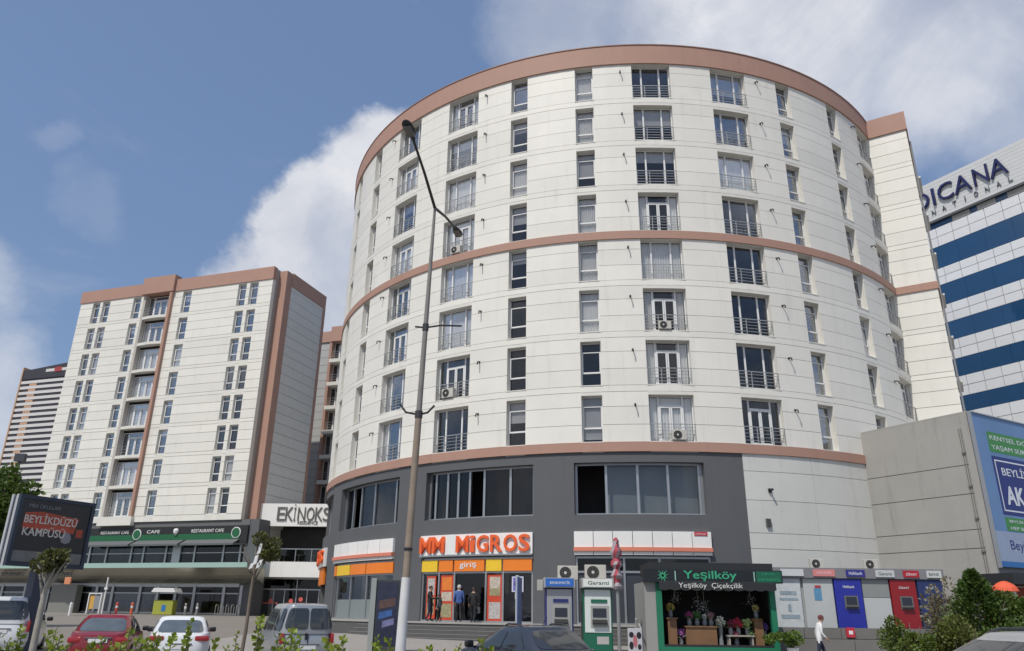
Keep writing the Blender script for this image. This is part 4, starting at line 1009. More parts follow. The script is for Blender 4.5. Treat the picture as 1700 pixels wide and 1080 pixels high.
# ------------------------------------------------------------ bank kiosk row on the terrace
def bank_row():
    Y = 34.4; b = 1.22; X = lambda px: 11.5+(px-1290)*.0259
    B = thing('bank_kiosk', 'long grey bank kiosk with coloured cash machine panels on the terrace', 'kiosk', (0, 0, 0))
    p = MB(); p.box(X(1284), X(1570), Y-.12, Y+2.2, 3.22, 3.64); p.build('roof_fascia', mat('fascia_mid_grey', (.20,.20,.21), .5), B)
    p = MB(); p.box(X(1286), X(1566), Y+.1, Y+2.0, b-.2, 3.22); p.build('cabinet', mat('kiosk_grey', (.33,.34,.335), .6, var=.08), B)
    pale = mat('kiosk_pale', (.45,.47,.465), .5, var=.06)
    def panel(x0, x1, m, z0=b, z1=3.2, y=Y, nm='panel'):
        q = MB(); q.box(X(x0), X(x1), y, y+.1, z0, z1); return q.build(nm, m, B)
    panel(1287, 1330, mat('poster_pale', (.52,.55,.56), .5, var=.18, vscale=7)); panel(1335, 1384, pale); panel(1433, 1477, pale, b, 2.45); panel(1433, 1477, mat('kiosk_shade', (.24,.25,.245), .6), 2.47, 3.2)  # last panel has a darker grey upper part
    for x0, x1, c, nm, tx in ((1386,1431,(.02,.03,.30),'navy blue','Halkbank'), (1479,1521,(.25,.012,.018),'dark red','ZİRAAT'), (1524,1566,(.02,.035,.12),'dark navy','VAKIF')):
        A = thing('cash_machine', nm+' cash machine set in the grey bank kiosk', 'cash machine', (X(x0), Y-.06, b), 0, 'cash machines in the bank kiosk')
        w = X(x1)-X(x0); m = mat('atm_'+nm, c, .35, var=.04)
        q = MB(); q.box(0, w, 0, .15, 0, 1.98); q.build('front_panel', m, A, bevel=.02)
        q = MB(); q.box(w*.3, w*.8, -.03, 0, .78, 1.3); q.build('bezel', mat('bezel_dark', (.13,.13,.13), .4), A)
        q = MB(); q.box(w*.36, w*.74, -.045, -.03, .95, 1.25); q.build('screen', mat('screen_dark', (0,0,0)), A)
        q = MB(); q.box(w*.34, w*.76, -.12, -.03, .80, .86); q.build('keypad', black_m, A)
        text('lettering', tx, w*.42, .11, white_m, A, (w*.52, -.012, 1.66), extrude=.003)
    for x0, x1, c, tx, tc in ((1298,1336,(.55,.57,.58),'',None), (1352,1388,(.62,.22,.21),'AKBANK',(.75,.5,.5)), (1407,1438,(.03,.03,.22),'Halkbank',(.7,.7,.75)), (1456,1487,(.50,.52,.52),'Garanti',(.1,.12,.11)), (1502,1528,(.38,.015,.03),'ZİRAAT',(.75,.7,.7)), (1541,1565,(.55,.57,.55),'BANK',(.1,.1,.1))):
        q = MB(); q.box(X(x0), X(x1), Y-.16, Y-.121, 3.29, 3.57); o = q.build('sign_plate', mat('plate%d' % x0, c, .45), B)
        if tx: text('lettering', tx, (X(x1)-X(x0))*.72, .13, mat('ptext%d' % x0, tc, .5), o, ((X(x0)+X(x1))/2, Y-.165, 3.43), extrude=.003)
    q = MB(); q.box(X(1352), X(1364), Y-.012, Y-.001, 2.32, 2.8); q.build('sticker', mat('sticker_blue', (.10,.26,.42), .5, var=.2, vscale=9), B)
    q = MB(); q.box(X(1354), X(1364), Y-.012, Y-.001, 2.82, 2.92); q.build('sticker', mat('sticker_red', (.40,.04,.06), .5), B)
    for k, (px, z, w, h) in enumerate(((1309, 2.0, .14, .3), (1309, 2.6, .7, .16), (1309, 2.35, .8, .1), (1309, 1.65, .8, .16))):
        q = MB(); q.box(X(px)-w/2, X(px)+w/2, Y-.008, Y-.001, z-h/2, z+h/2); q.build('poster_print', mat('poster_blue_grey', (.26,.32,.36), .6, var=.4, vscale=12), B)
    # terrace wall in two stone courses
    t = MB(); t.box(10.75, 21.5, 33.95, 37.5, 0, 1.2); struct(t.build('upper_terrace', stone_m))
    W = thing('retaining_wall', 'low grey stone wall in two courses below the bank kiosk', 'wall', (0, 0, 0))
    n = 7
    for i in range(n):
        x0 = 10.7+i*1.53; q = MB(); q.box(x0+.012, x0+1.518, 33.70, 33.94, .82, 1.24); q.build('stone_block', mat('wall_stone', (.155,.15,.14), .8, var=.12, rndv=.15), W)
        q = MB(); q.box(x0+.3+.012, x0+.3+1.518, 33.2, 33.68, .1, .80); q.build('stone_block', mat('wall_stone', (0,0,0)), W)
    R = thing('red_box', 'small red box fixed on the grey terrace wall', 'box', (13.95, 33.62, .88)); q = MB(); q.box(0,.32,-.05,.07,0,.38); q.build('case', mat('plate_red', (0,0,0)), R); q = MB(); q.box(.08,.24,-.056,-.051,.12,.26); q.build('sticker', white_m, R)
bank_row()

# ------------------------------------------------------------ street lamp
def lamp():
    b = (-2.23, 17.0, 0); lean = .0203
    A = thing('street_lamp', 'tall leaning double armed street lamp with white painted foot', 'street lamp', b)
    def at(z): return (lean*z, 0, z)
    p = MB(); p.tube([at(0), at(2.35)], [.12, .092], 16); p.build('painted_foot', mat('lamp_white', (.62,.62,.62), .6, var=.12, vscale=4, streak=.2), A, smooth=True)
    p = MB(); p.tube([at(2.35), at(5.9)], [.082, .076], 16); p.build('lower_shaft', mat('lamp_rust', (.25,.20,.155), .7, var=.25, vscale=3, streak=.35), A, smooth=True)
    p = MB(); p.tube([at(5.9), at(8.2), at(11.28)], [.066, .058, .034], 12); p.build('upper_shaft', mat('lamp_grey', (.20,.19,.175), .6, var=.2, vscale=3), A, smooth=True)
    dk = mat('lamp_dark', (.035,.035,.038), .5)
    p = MB(); p.tube([at(5.82), at(5.98)], .09, 14); p.tube([(lean*5.9-.45,0,6.15),(lean*5.9-.3,0,5.95),(lean*5.9,0,5.9),(lean*5.9+.2,0,5.95),(lean*5.9+.35,0,6.12)], .025, 6); p.build('bracket', dk, A)
    p = MB(); p.tube([at(7.95), at(8.12)], .075, 12); p.tube([(lean*8-.25,0,8.05),(lean*8,0,8.03),(lean*8+.35,.1,8.13),(lean*8+.85,.2,8.16)], .022, 6); p.build('bracket', dk, A)
    p = MB(); p.tube([at(2.9), at(2.96)], .092, 14); p.build('clamp', black_m, A)
    J = Vector(at(11.28)); v = Vector((.344, 2.173, 0))
    for s in (-1, 1):
        e = J+v*s+Vector((0,0,.6)); d = (e-J).normalized()
        q = MB(); q.tube([J, J+(e-J)*.5+Vector((0,0,.05)), e], [.04, .035, .03], 8); a = q.build('arm', dk, A, smooth=True)
        f = (v*s).normalized(); sd = Vector((-f.y, f.x, 0)); m = MB(); n = 10; vs = []; prof = [(-.12,.03,.03),(.0,.06,.05),(.12,.10,.07),(.32,.135,.085),(.5,.12,.07),(.6,.07,.04),(.63,.01,.01)]
        for t, w, h in prof:
            for k in range(n):
                an = 2*math.pi*k/n; vs.append(e+f*t+sd*w*math.cos(an)+Vector((0,0,.06*t+h*math.sin(an)*(1 if math.sin(an) > 0 else .6))))
        m.add(vs, [(i*n+k, i*n+(k+1)%n, (i+1)*n+(k+1)%n, (i+1)*n+k) for i in range(len(prof)-1) for k in range(n)])
        h = m.build('lamp_head', dk, A, smooth=True)
        l = MB(); l.obox(e+f*.3+Vector((0,0,-.035)), f*.2, sd*.09, Vector((0,0,.012))); l.build('lens', mat('lamp_lens', (.16,.16,.15), .15), h)
lamp()

# ------------------------------------------------------------ left billboard
def billboard():
    B = thing('billboard', 'dark poster billboard with white and red campus lettering on a navy post', 'billboard', (-17.1, 27.0, 0), R_(62.2))
    w, z0, z1 = 2.85, 2.95, 5.35
    nv = mat('frame_navy', (.022,.035,.06), .4); gy = mat('frame_grey', (.36,.37,.40), .4, .4)
    p = MB(); p.box(.05, w-.05, .02, .55, z0+.05, z1-.05); p.build('box_body', gy, B)
    for a in ((0,.13,-.04,.06,z0,z1),(w-.13,w,-.04,.06,z0,z1),(.13,w-.13,-.04,.06,z1-.13,z1),(.13,w-.13,-.04,.06,z0,z0+.13)):
        p = MB(); p.box(*a); p.build('frame_bar', nv, B)
    p = MB(); p.box(-.02, .02, .08, .2, z0, z1); p.box(-.02, .02, .36, .48, z0, z1); p.build('side_trim', mat('trim_pale', (.5,.5,.52), .4, .3), B)
    p = MB(); p.box(.13, w-.13, 0, .019, z0+.13, z1-.13); p.build('poster', mat('poster_black', (.022,.022,.024), .35, var=.3, vscale=1.2), B)
    p = MB(); p.box(.16, w-.16, -.006, -.001, z0+.16, z0+.52); p.build('grey_strip', mat('poster_grey', (.16,.165,.16), .5, var=.2, vscale=4), B)
    rd = mat('poster_splash', (.42,.07,.035), .5, var=.4, vscale=2.5)
    p = MB(); p.add([(.28,-.004,z0+1.28),(2.2,-.004,z0+1.22),(2.32,-.004,z0+1.75),(.9,-.004,z0+1.88),(.3,-.004,z0+1.8)], [(0,1,2,3,4)]); p.add([(2.3,-.004,z0+1.1),(2.55,-.004,z0+1.1),(2.55,-.004,z0+1.4),(2.3,-.004,z0+1.38)], [(0,1,2,3)]); p.build('red_splash', rd, B, fixn=False)
    wt = mat('poster_white', (.62,.58,.52), .5)
    text('lettering', 'BEYLİKDÜZÜ', 1.95, .36, wt, B, (1.28, -.012, z0+1.64), extrude=.003, bold=.012)
    text('lettering', 'KAMPÜSÜ', 1.55, .34, wt, B, (1.1, -.012, z0+1.2), extrude=.003, bold=.012)
    text('lettering', 'MBA OKULLARI', 1.15, .13, mat('poster_dim', (.22,.23,.24), .5), B, (.95, -.012, z0+2.05), extrude=.003)
    p = MB(); p.lathe([(.01,0),(.16,.05),(.2,.2),(.14,.34),(.01,.4)], 10, (1.95,-.0,z0+.85)); 
    for i, v in enumerate(p.v): p.v[i] = (v[0], -.008+v[1]*.01, v[2])
    p.build('figure_print', mat('figure_grey', (.25,.25,.27), .5), B)
    p = MB(); p.box(1.2, 1.75, .08, .5, 0, z0+.05); p.build('post', mat('post_navy', (.035,.045,.075), .45, var=.1), B, bevel=.02)
    p = MB(); p.box(.95, 2.0, -.1, .7, 0, .18); p.build('foot', concrete_m, B)
billboard()

# ------------------------------------------------------------ totem, sign post, striped pole, boards
def small_furniture():
    T = thing('poster_totem', 'tall dark poster totem with grey frame beside the lamp', 'totem', (-4.55, 30.4, gz(30.4)+.12), R_(14))
    p = MB(); p.box(-.45, .45, 0, .3, .0, 2.55); p.build('case', mat('totem_dark', (.05,.055,.06), .5), T, bevel=.02)
    p = MB(); p.box(-.62, -.455, -.05, .34, 0, 2.6); p.build('side_post', mat('totem_grey', (.34,.36,.34), .5), T)
    p = MB(); p.box(-.38, .38, -.012, -.001, .25, 2.45); p.build('poster', mat('totem_print', (.035,.04,.07), .2, var=.5, vscale=2.5), T)
    for (a, b, c, d, m) in ((-.3,.3,1.5,1.8,mat('print_brown', (.12,.07,.06), .4, var=.5, vscale=6)), (-.3,.2,1.15,1.38,mat('print_cobalt', (.05,.12,.32), .4, var=.5, vscale=5)), (-.15,.28,.85,1.08,mat('print_lilac', (.20,.20,.36), .4, var=.5, vscale=5))):
        p = MB(); p.add([(a,-.016,c),(b,-.016,c+.12),(b,-.016,d+.12),(a,-.016,d)], [(0,1,2,3)]); p.build('print', m, T, fixn=False)
    S = thing('sign_post', 'slim pale post with a narrow blue sign seen edge on', 'sign', (.22, 20, 0), R_(83))
    p = MB(); p.box(-.06, .06, -.04, .04, 0, 2.55); p.build('post', mat('post_pale', (.46,.50,.52), .4, .2), S, bevel=.01)
    p = MB(); p.box(-.42, .42, -.075, -.045, 1.3, 2.5); p.build('plate', mat('sign_blue', (.03,.07,.22), .4), S)
    Q = thing('banner_pole', 'grey pole with bunched red and white banner beside the green cash machine', 'banner', (4.2, 30.9, gz(30.9)+.12))
    p = MB(); p.tube([(0,0,0),(0,0,2.75)], .07, 10); p.build('pole', steel_m, Q)
    p = MB(); rr = random.Random(3); n = 12; vs = []
    for j in range(16):
        z = 2.3+j*.13; r = .17+.05*math.sin(j*1.9)+rr.uniform(-.02,.02)
        if j > 12: r *= (16-j)/4
        for k in range(n):
            a = 2*math.pi*k/n+j*.35; q = r*(1+.28*math.sin(3*a)); vs.append((q*math.cos(a), q*math.sin(a), z))
    fs = [(j*n+k, j*n+(k+1)%n, (j+1)*n+(k+1)%n, (j+1)*n+k) for j in range(15) for k in range(n)]
    p.add(vs, fs, [0 if (i % n) in (0,1,4,5) or (i//n) % 6 == 2 else 1 for i in range(len(fs))])
    p.build('banner', [mat('banner_red', (.36,.06,.08), .7, var=.3, vscale=7), mat('banner_white', (.36,.31,.33), .7, var=.35, vscale=9)], Q, smooth=True)
    A = thing('patterned_board', 'small white board with black and pink patches beside the striped banner', 'board', (4.75, 30.6, gz(30.6)+.12), R_(6))
    p = MB(); p.box(-.27, .27, -.02, .03, .05, .95); p.build('panel', mat('board_white', (.50,.50,.52), .5), A, bevel=.01)
    for x, z, rx, rz, m in ((-.14,.72,.09,.1,black_m),(.15,.7,.09,.12,black_m),(-.15,.35,.08,.14,black_m),(.16,.3,.07,.1,black_m),(0,.5,.08,.22,mat('patch_pink', (.45,.14,.16), .5))):
        q = MB(); q.tube([(0,-.028,0),(0,-.021,0)], 1.0, 14); q.v = [(v[0]*rx+x, v[1], v[2]*rz+z) for v in q.v]; q.build('patch', m, A)
    # tall grey pipe rail right of the banner
    D = thing('handrail', 'pale metal handrail at the left edge of the flower kiosk', 'handrail', (5.1, 31.3, gz(31.3)+.12))
    p = MB(); p.tube([(0,0,0),(0,0,.95),(.04,.5,1.0),(.04,1.4,1.25),(.04,1.4,.2)], .03, 8); p.build('rail', mat('rail_pale', (.5,.5,.48), .4, .3), D)
    # parasol and dark canopy under the blue hoarding
    U = thing('market_parasol', 'orange red parasol below the blue hoarding', 'parasol', (20.6, 33.2, gz(33.2)+.12))
    p = MB(); p.lathe([(.5,2.45),(.45,2.6),(.3,2.75),(.12,2.84),(.01,2.86)], 12); p.build('canopy', mat('parasol_orange', (.66,.10,.04), .7, var=.08), U)
    p = MB(); p.tube([(0,0,0),(0,0,2.8)], .03, 8); p.build('pole', steel_m, U)
    V = thing('stall_canopy', 'black flat stall canopy right of the orange parasol', 'canopy', (22.2, 34.2, gz(34.2)+.12), R_(20))
    p = MB(); p.box(-1.0, 3.5, -.2, 1.8, 2.75, 3.2); p.build('roof', mat('kiosk_black', (0,0,0)), V)
    for x in (-.95, 3.4):
        for y in (-.1, 1.7): q = MB(); q.box(x-.04, x+.04, y-.04, y+.04, 0, 2.75); q.build('post', steel_m, V)
    q = MB(); q.box(-.9, 3.3, 1.5, 1.6, .1, 2.7); q.build('back_panel', mat('stall_red', (.30,.05,.03), .6), V)
    # plaza clutter by the tower
    K = thing('market_stall', 'yellow green covered stall on the far plaza', 'stall', (-30.9, 70.5, 1.06))
    p = MB(); p.box(0, 1.7, 0, .9, 0, 1.2); p.build('cover', mat('stall_lime', (.34,.36,.05), .6, var=.1), K, bevel=.05)
    p = MB(); p.box(.75, 1.1, -.02, -.003, .3, .8); p.build('blue_print', mat('print_blue', (0,0,0)), K)
    p = MB(); p.prism([(-.2,1.85),(1.9,1.85),(1.7,2.2),(0,2.2)], -.4, 1.2); p.build('awning', white_m, K)
    for x in (0, 1.66): q = MB(); q.box(x, x+.04, 0, .04, 1.2, 1.85); q.build('post', steel_m, K)
    K = thing('display_stand', 'white stand with orange panel on the far plaza left of the red car', 'stand', (-36.2, 69.6, 1.06))
    p = MB(); p.box(0, .08, 0, .5, 0, 1.7); p.box(1.05, 1.13, 0, .5, 0, 1.7); p.box(.08, 1.05, 0, .5, 1.62, 1.7); p.build('frame', white_m, K)
    p = MB(); p.box(.1, .5, .1, .16, .4, 1.5); p.build('orange_panel', mat('panel_amber', (.62,.36,.08), .6), K)
    p = MB(); p.box(.5, 1.03, .1, .16, .4, 1.5); p.build('grey_panel', alu_m, K)
    for i, (x, y, m, lab) in enumerate(((-33.4, 69.2, mat('cone_red', (.6,.06,.04), .5), 'red and white post on the plaza'), (-32.2, 69.4, mat('cone_orange', (.66,.12,.04), .5), 'slim orange post on the plaza'), (-35.6, 66.0, white_m, 'white bollard on the plaza left of the red car'), (-27.7, 69.6, steel_m, 'steel bollard on the plaza left of the dark doorway'), (-26.7, 69.6, steel_m, 'steel bollard on the plaza right of the dark doorway'))):
        O = thing('bollard', lab, 'bollard', (x, y, gz(y)), 0, 'bollards on the plaza')
        q = MB(); q.lathe([(.1,0),(.1,.9),(.07,.98),(.01,1.0)], 10); q.build('post', m, O)
        q = MB(); q.lathe([(.105,.55),(.105,.72)], 10); q.build('band', white_m, O)
    O = thing('slim_mast', 'slim white mast standing on the far plaza', 'mast', (-34.0, 68.0, 1.0)); q = MB(); q.tube([(0,0,0),(0,0,3.0)], .06, 8); q.build('pole', white_m, O); q = MB(); q.box(-.12,.12,-.1,.1,2.0,2.2); q.build('camera_box', white_m, O)
    for i in range(5):
        O = thing('cycle_rack', ('leftmost','second','middle','fourth','rightmost')[i]+' steel hoop rack of five under the tower canopy', 'rack', (-25.6+i*.5, 70.9-i*.12, 1.06), 0, 'hoop racks under the canopy'); q = MB(); q.tube([(0,0,0),(0,0,.75),(0,.15,.88),(0,.55,.88),(0,.7,.75),(0,.7,0)], .035, 6); q.build('hoop', steel_m, O)
    O = thing('flood_light', 'dark square flood light on a slim pole before the striped tower', 'flood light', (-38.75, 60, gz(60))); q = MB(); q.tube([(0,0,0),(.0,0,11.6)], .10, 8); q.build('pole', mat('pole_dark', (.05,.055,.065), .5), O); q = MB(); q.box(-.4,.4,-.15,.2,11.5,12.1); q.build('head', mat('pole_dark', (0,0,0)), O)
    O = thing('orange_light_box', 'small orange light box sign under the tower canopy', 'sign', (-40.0, 72.2, 3.5)); q = MB(); q.box(0,.55,0,.2,0,.6); q.build('case', mat('box_orange', (.66,.26,.13), .5), O, bevel=.03)
small_furniture()

# ------------------------------------------------------------ cars
def ring(cxp, hx, hy, n, e=5.0):
    pts = []
    for k in range(n):
        a = 2*math.pi*(k+.5)/n; c, s_ = math.cos(a), math.sin(a); r = (abs(c)**e+abs(s_)**e)**(-1/e); pts.append((cxp+hx*c*r, hy*s_*r))
    return pts
def interp(tab, x):
    if x <= tab[0][0]: return tab[0][1]
    for (a, b), (c, d) in zip(tab, tab[1:]):
        if x <= c: t = (x-a)/(c-a); t = t*t*(3-2*t); return b+(d-b)*t
    return tab[-1][1]
def stack(mb, rings, cap=True):
    n = len(rings[0]); mb.add([q for r in rings for q in r], [(i*n+k, i*n+(k+1) % n, (i+1)*n+(k+1) % n, (i+1)*n+k) for i in range(len(rings)-1) for k in range(n)]+([tuple(range(n))[::-1], tuple((len(rings)-1)*n+k for k in range(n))] if cap else []))
car_glass = mat('car_glass', (.03,.035,.04), .06, var=.1, vscale=2, spec=.8)
car_glass_light = mat('car_glass_grey', (.09,.105,.115), .08, var=.35, vscale=2.5, spec=.8)
def car(name, lab, cat, loc, head, pm, Lc, W, H, zb, cab, top, rearwin, sidewins, tl, plate=None, rails=False, mirror=black_m, doors2=False, rglass=car_glass, ex=5.0, dome=.07):
    A = thing(name, lab, cat, loc, R_(head))
    xr0, xr1, xf1, xf0 = cab; hl = Lc/2; hw = W/2; wb = hw-.03; wt = hw-.23; zt = H-dome
    # lower body: plan-rounded rings rising to the bonnet / boot line
    mb = MB(); rings = []
    for w, sx, sy in ((0,.955,.93),(.12,.985,.975),(.35,1,1),(.6,.995,1),(.85,.985,.985),(1,.965,.95)):
        rings.append([(x, y, .22+(interp(top, x)-.22)*w) for x, y in ring(0, hl*sx, hw*sy, 56, 6)])
    for k in (.8, .5, .15): rings.append([(x, y, interp(top, x)+.02*(1-k)) for x, y in ring(0, hl*.965*(k*.5+.5 if k > .3 else .4), hw*.95*k, 56, 6)])
    stack(mb, rings); mb.build('body', pm, A, smooth=True)
    def dims(v):
        xa = xr0+(xr1-xr0)*v; xb = xf0+(xf1-xf0)*v; b = .035*math.sin(math.pi*v); return (xa+xb)/2, (xb-xa)/2+b, wb+(wt-wb)*v**1.25+b*.4
    mb = MB(); rings = []
    for v in (0,.15,.35,.55,.75,.9,1):
        c, hx, hy = dims(v); rings.append([(x, y, zb+(zt-zb)*v) for x, y in ring(c, hx, hy, 56, ex)])
    c, hx, hy = dims(1)
    for k, dz in ((.965,.35),(.90,.6),(.75,.82),(.5,.95),(.2,1)): rings.append([(x, y, zt+dome*dz) for x, y in ring(c, hx*k, hy*k, 56, ex)])
    stack(mb, rings); mb.build('cabin', pm, A, smooth=True)
    def surf(face, u, v, off):
        c, hx, hy = dims(v); hx += off; hy += off; z = zb+(zt-zb)*v
        if face in 'rf':
            y = hy*(2*u-1)*.97; x = hx*(1-abs(y/hy)**ex)**(1/ex); return (c-x if face == 'r' else c+x, -y if face == 'r' else y, z)
        x = hx*(2*u-1)*.97; y = hy*(1-abs(x/hx)**ex)**(1/ex); return (c+x, -y if face == 'R' else y, z)
    def glass(nm, face, u0, u1, v0, v1, m, rc=.13):
        mb = MB(); nu, nv = 8, 5; g = []
        for j in range(nv+1):
            for i in range(nu+1):
                a, b = i/nu, j/nv
                # round the corners by pulling them in
                q = max(0, abs(2*a-1)-(1-rc*2))/(rc*2); r = max(0, abs(2*b-1)-(1-rc*2))/(rc*2)
                l = math.hypot(q, r); f = min(1, 1/l) if l > 1 else 1
                if l > 1:
                    a = .5+math.copysign(.5*((1-rc*2)+rc*2*q/l), 2*a-1); b = .5+math.copysign(.5*((1-rc*2)+rc*2*r/l), 2*b-1)
                g.append(surf(face, u0+(u1-u0)*a, v0+(v1-v0)*b, .012))
        mb.add(g, [(j*(nu+1)+i, j*(nu+1)+i+1, (j+1)*(nu+1)+i+1, (j+1)*(nu+1)+i) for j in range(nv) for i in range(nu)]); return mb.build(nm, m, A, smooth=True, fixn=False)
    for u0, u1, v0, v1 in rearwin: glass('rear_window', 'r', u0, u1, v0, v1, rglass)
    glass('windscreen', 'f', .05, .95, .08, .93, car_glass)
    for u0, u1 in sidewins:
        for f in 'RL': glass('side_window', f, u0, u1, .10, .88, car_glass)
    xr = -hl
    for s in (-1, 1):
        q = MB(); y0, y1 = sorted((s*(hw-.06), s*(hw-tl[0]))); q.box(xr+.03, xr+.3, y0, y1, tl[1], tl[2]); q.build('tail_light', mat('tail_red', (.34,.015,.02), .15, spec=.8), A, bevel=.04, smooth=True)
        q = MB(); y0, y1 = sorted((s*(hw-.04), s*(hw+.17))); q.box(xf0-.45, xf0-.33, y0, y1, zb+.04, zb+.19); q.build('mirror', mirror, A, bevel=.05, seg=3, smooth=True)
        q = MB(); q.box(hl-.3, hl-.03, *sorted((s*(hw-.12), s*(hw-.45))), .58, .72); q.build('headlight', mat('lamp_clear', (.6,.62,.64), .1), A, bevel=.04)
        for x in (-Lc*.305, Lc*.31):
            o = ob('wheel', None, A, (x, s*(hw-.10), .31)); q = MB(); q.tube([(0,-.11,0),(0,.11,0)], .31, 20); q.build('tyre', rubber_m, o, bevel=.03); q = MB(); q.tube([(0,-.12,0),(0,.12,0)], .2, 16)
            for k in range(5): a = 2*math.pi*k/5; q.obox((.1*math.cos(a),0,.1*math.sin(a)), (.09*math.cos(a),0,.09*math.sin(a)), (0,.13,0), (-.018*math.sin(a),0,.018*math.cos(a)))
            q.build('rim', alu_m, o)
        for xx in (-.3, .7): q = MB(); q.box(xx, xx+.16, *sorted((s*(hw-.03), s*(hw+.02))), .80, .83); q.build('door_handle', pm, A)
        if rails: q = MB(); q.tube([(xr1+.2,s*(wt-.07),zt+.02),(xr1+.4,s*(wt-.07),zt+.085),(xf1-.4,s*(wt-.07),zt+.085),(xf1-.2,s*(wt-.07),zt+.02)], .02, 6); q.build('roof_rail', mat('rail_black', (.03,.03,.03), .4), A)
    pz = plate or .72
    q = MB(); q.box(xr-.005, xr+.06, -.26, .26, pz-.055, pz+.055); q.build('number_plate', white_m, A)
    q = MB(); q.box(xr-.004, xr+.06, -.36, .36, pz+.065, pz+.10); q.build('plate_trim', mat('trim_chrome', (.3,.3,.31), .25, .8), A)
    if doors2:
        q = MB(); q.box(xr+.0, xr+.05, -.01, .01, .5, zb); q.build('door_seam', black_m, A); q = MB(); q.box(xr-.01, xr+.05, .03, .09, .82, 1.0); q.build('rear_handle', black_m, A)
    q = MB(); q.tube([(xr1+.35,0,zt+dome*.6),(xr1+.12,0,zt+dome+.16)], [.008,.003], 5); q.build('aerial', black_m, A)
    return A
SED = [(-2.2,.84),(-2.0,.96),(-1.5,.99),(1.0,.93),(1.9,.78),(2.2,.62)]
car('sedan', 'dark red sedan parked below the billboard', 'car', (-12.9, 26.6, .01), 108, paint('car_red', (.20,.010,.016)), 4.4, 1.76, 1.46, .90, (-1.98,-1.0,.20,1.30), SED, [(.10,.90,.16,.90)], [(.14,.47),(.51,.86)], (.42,.66,.82), .72, rglass=car_glass_light, ex=4)
car('sedan', 'white sedan seen from behind, parked right of the red sedan', 'car', (-10.4, 26.1, .01), 111, paint('car_white', (.68,.69,.70)), 4.4, 1.76, 1.44, .90, (-1.98,-.95,.20,1.30), SED, [(.10,.90,.18,.90)], [(.14,.47),(.51,.86)], (.46,.76,.90), .60, rglass=car_glass_light, ex=4)
car('minivan', 'silver grey small van with two rear door windows', 'van', (-6.96, 26.6, .01), 117, paint('car_silver_blue', (.36,.375,.39), .4), 4.1, 1.74, 1.86, .98, (-2.03,-1.93,.50,1.38), [(-2.05,1.02),(1.1,1.0),(1.7,.90),(2.05,.70)], [(.06,.485,.16,.90),(.515,.94,.16,.90)], [(.06,.32),(.37,.66),(.70,.90)], (.16,.7,1.0), .60, doors2=True, ex=6)
car('passenger_van', 'white passenger van with dark rear window at the left edge', 'van', (-18.15, 29.9, .06), 113, paint('car_van_white', (.68,.69,.70)), 5.0, 1.92, 1.93, 1.04, (-2.46,-2.30,.95,1.85), [(-2.5,1.08),(1.5,1.06),(2.1,.96),(2.5,.72)], [(.06,.94,.16,.90)], [(.05,.30),(.34,.62),(.66,.90)], (.14,.78,1.15), .80, ex=6)
HAT = [(-2.05,.9),(-1.8,.97),(1.0,.95),(1.8,.82),(2.05,.62)]
car('hatchback', 'dark blue grey hatchback in front of the cash machines', 'car', (.36, 18.75, 0), 119, paint('car_graphite', (.055,.065,.085), .5, .25), 4.1, 1.74, 1.43, .88, (-1.98,-1.15,.10,1.30), HAT, [(.10,.90,.22,.88)], [(.14,.44),(.48,.84)], (.30,.72,.90), .68, rails=True, ex=5, dome=.07)
car('estate_car', 'silver estate car roof with dark roof rails at lower right', 'car', (6.05, 9.7, 0), 186, paint('car_silver', (.48,.49,.50), .5), 4.5, 1.80, 1.56, .93, (-2.15,-1.6,.15,1.30), [(-2.25,.95),(1.1,.95),(1.9,.84),(2.25,.62)], [(.10,.90,.2,.88)], [(.08,.30),(.34,.60),(.64,.88)], (.3,.72,.95), .7, rails=True, ex=4.5)

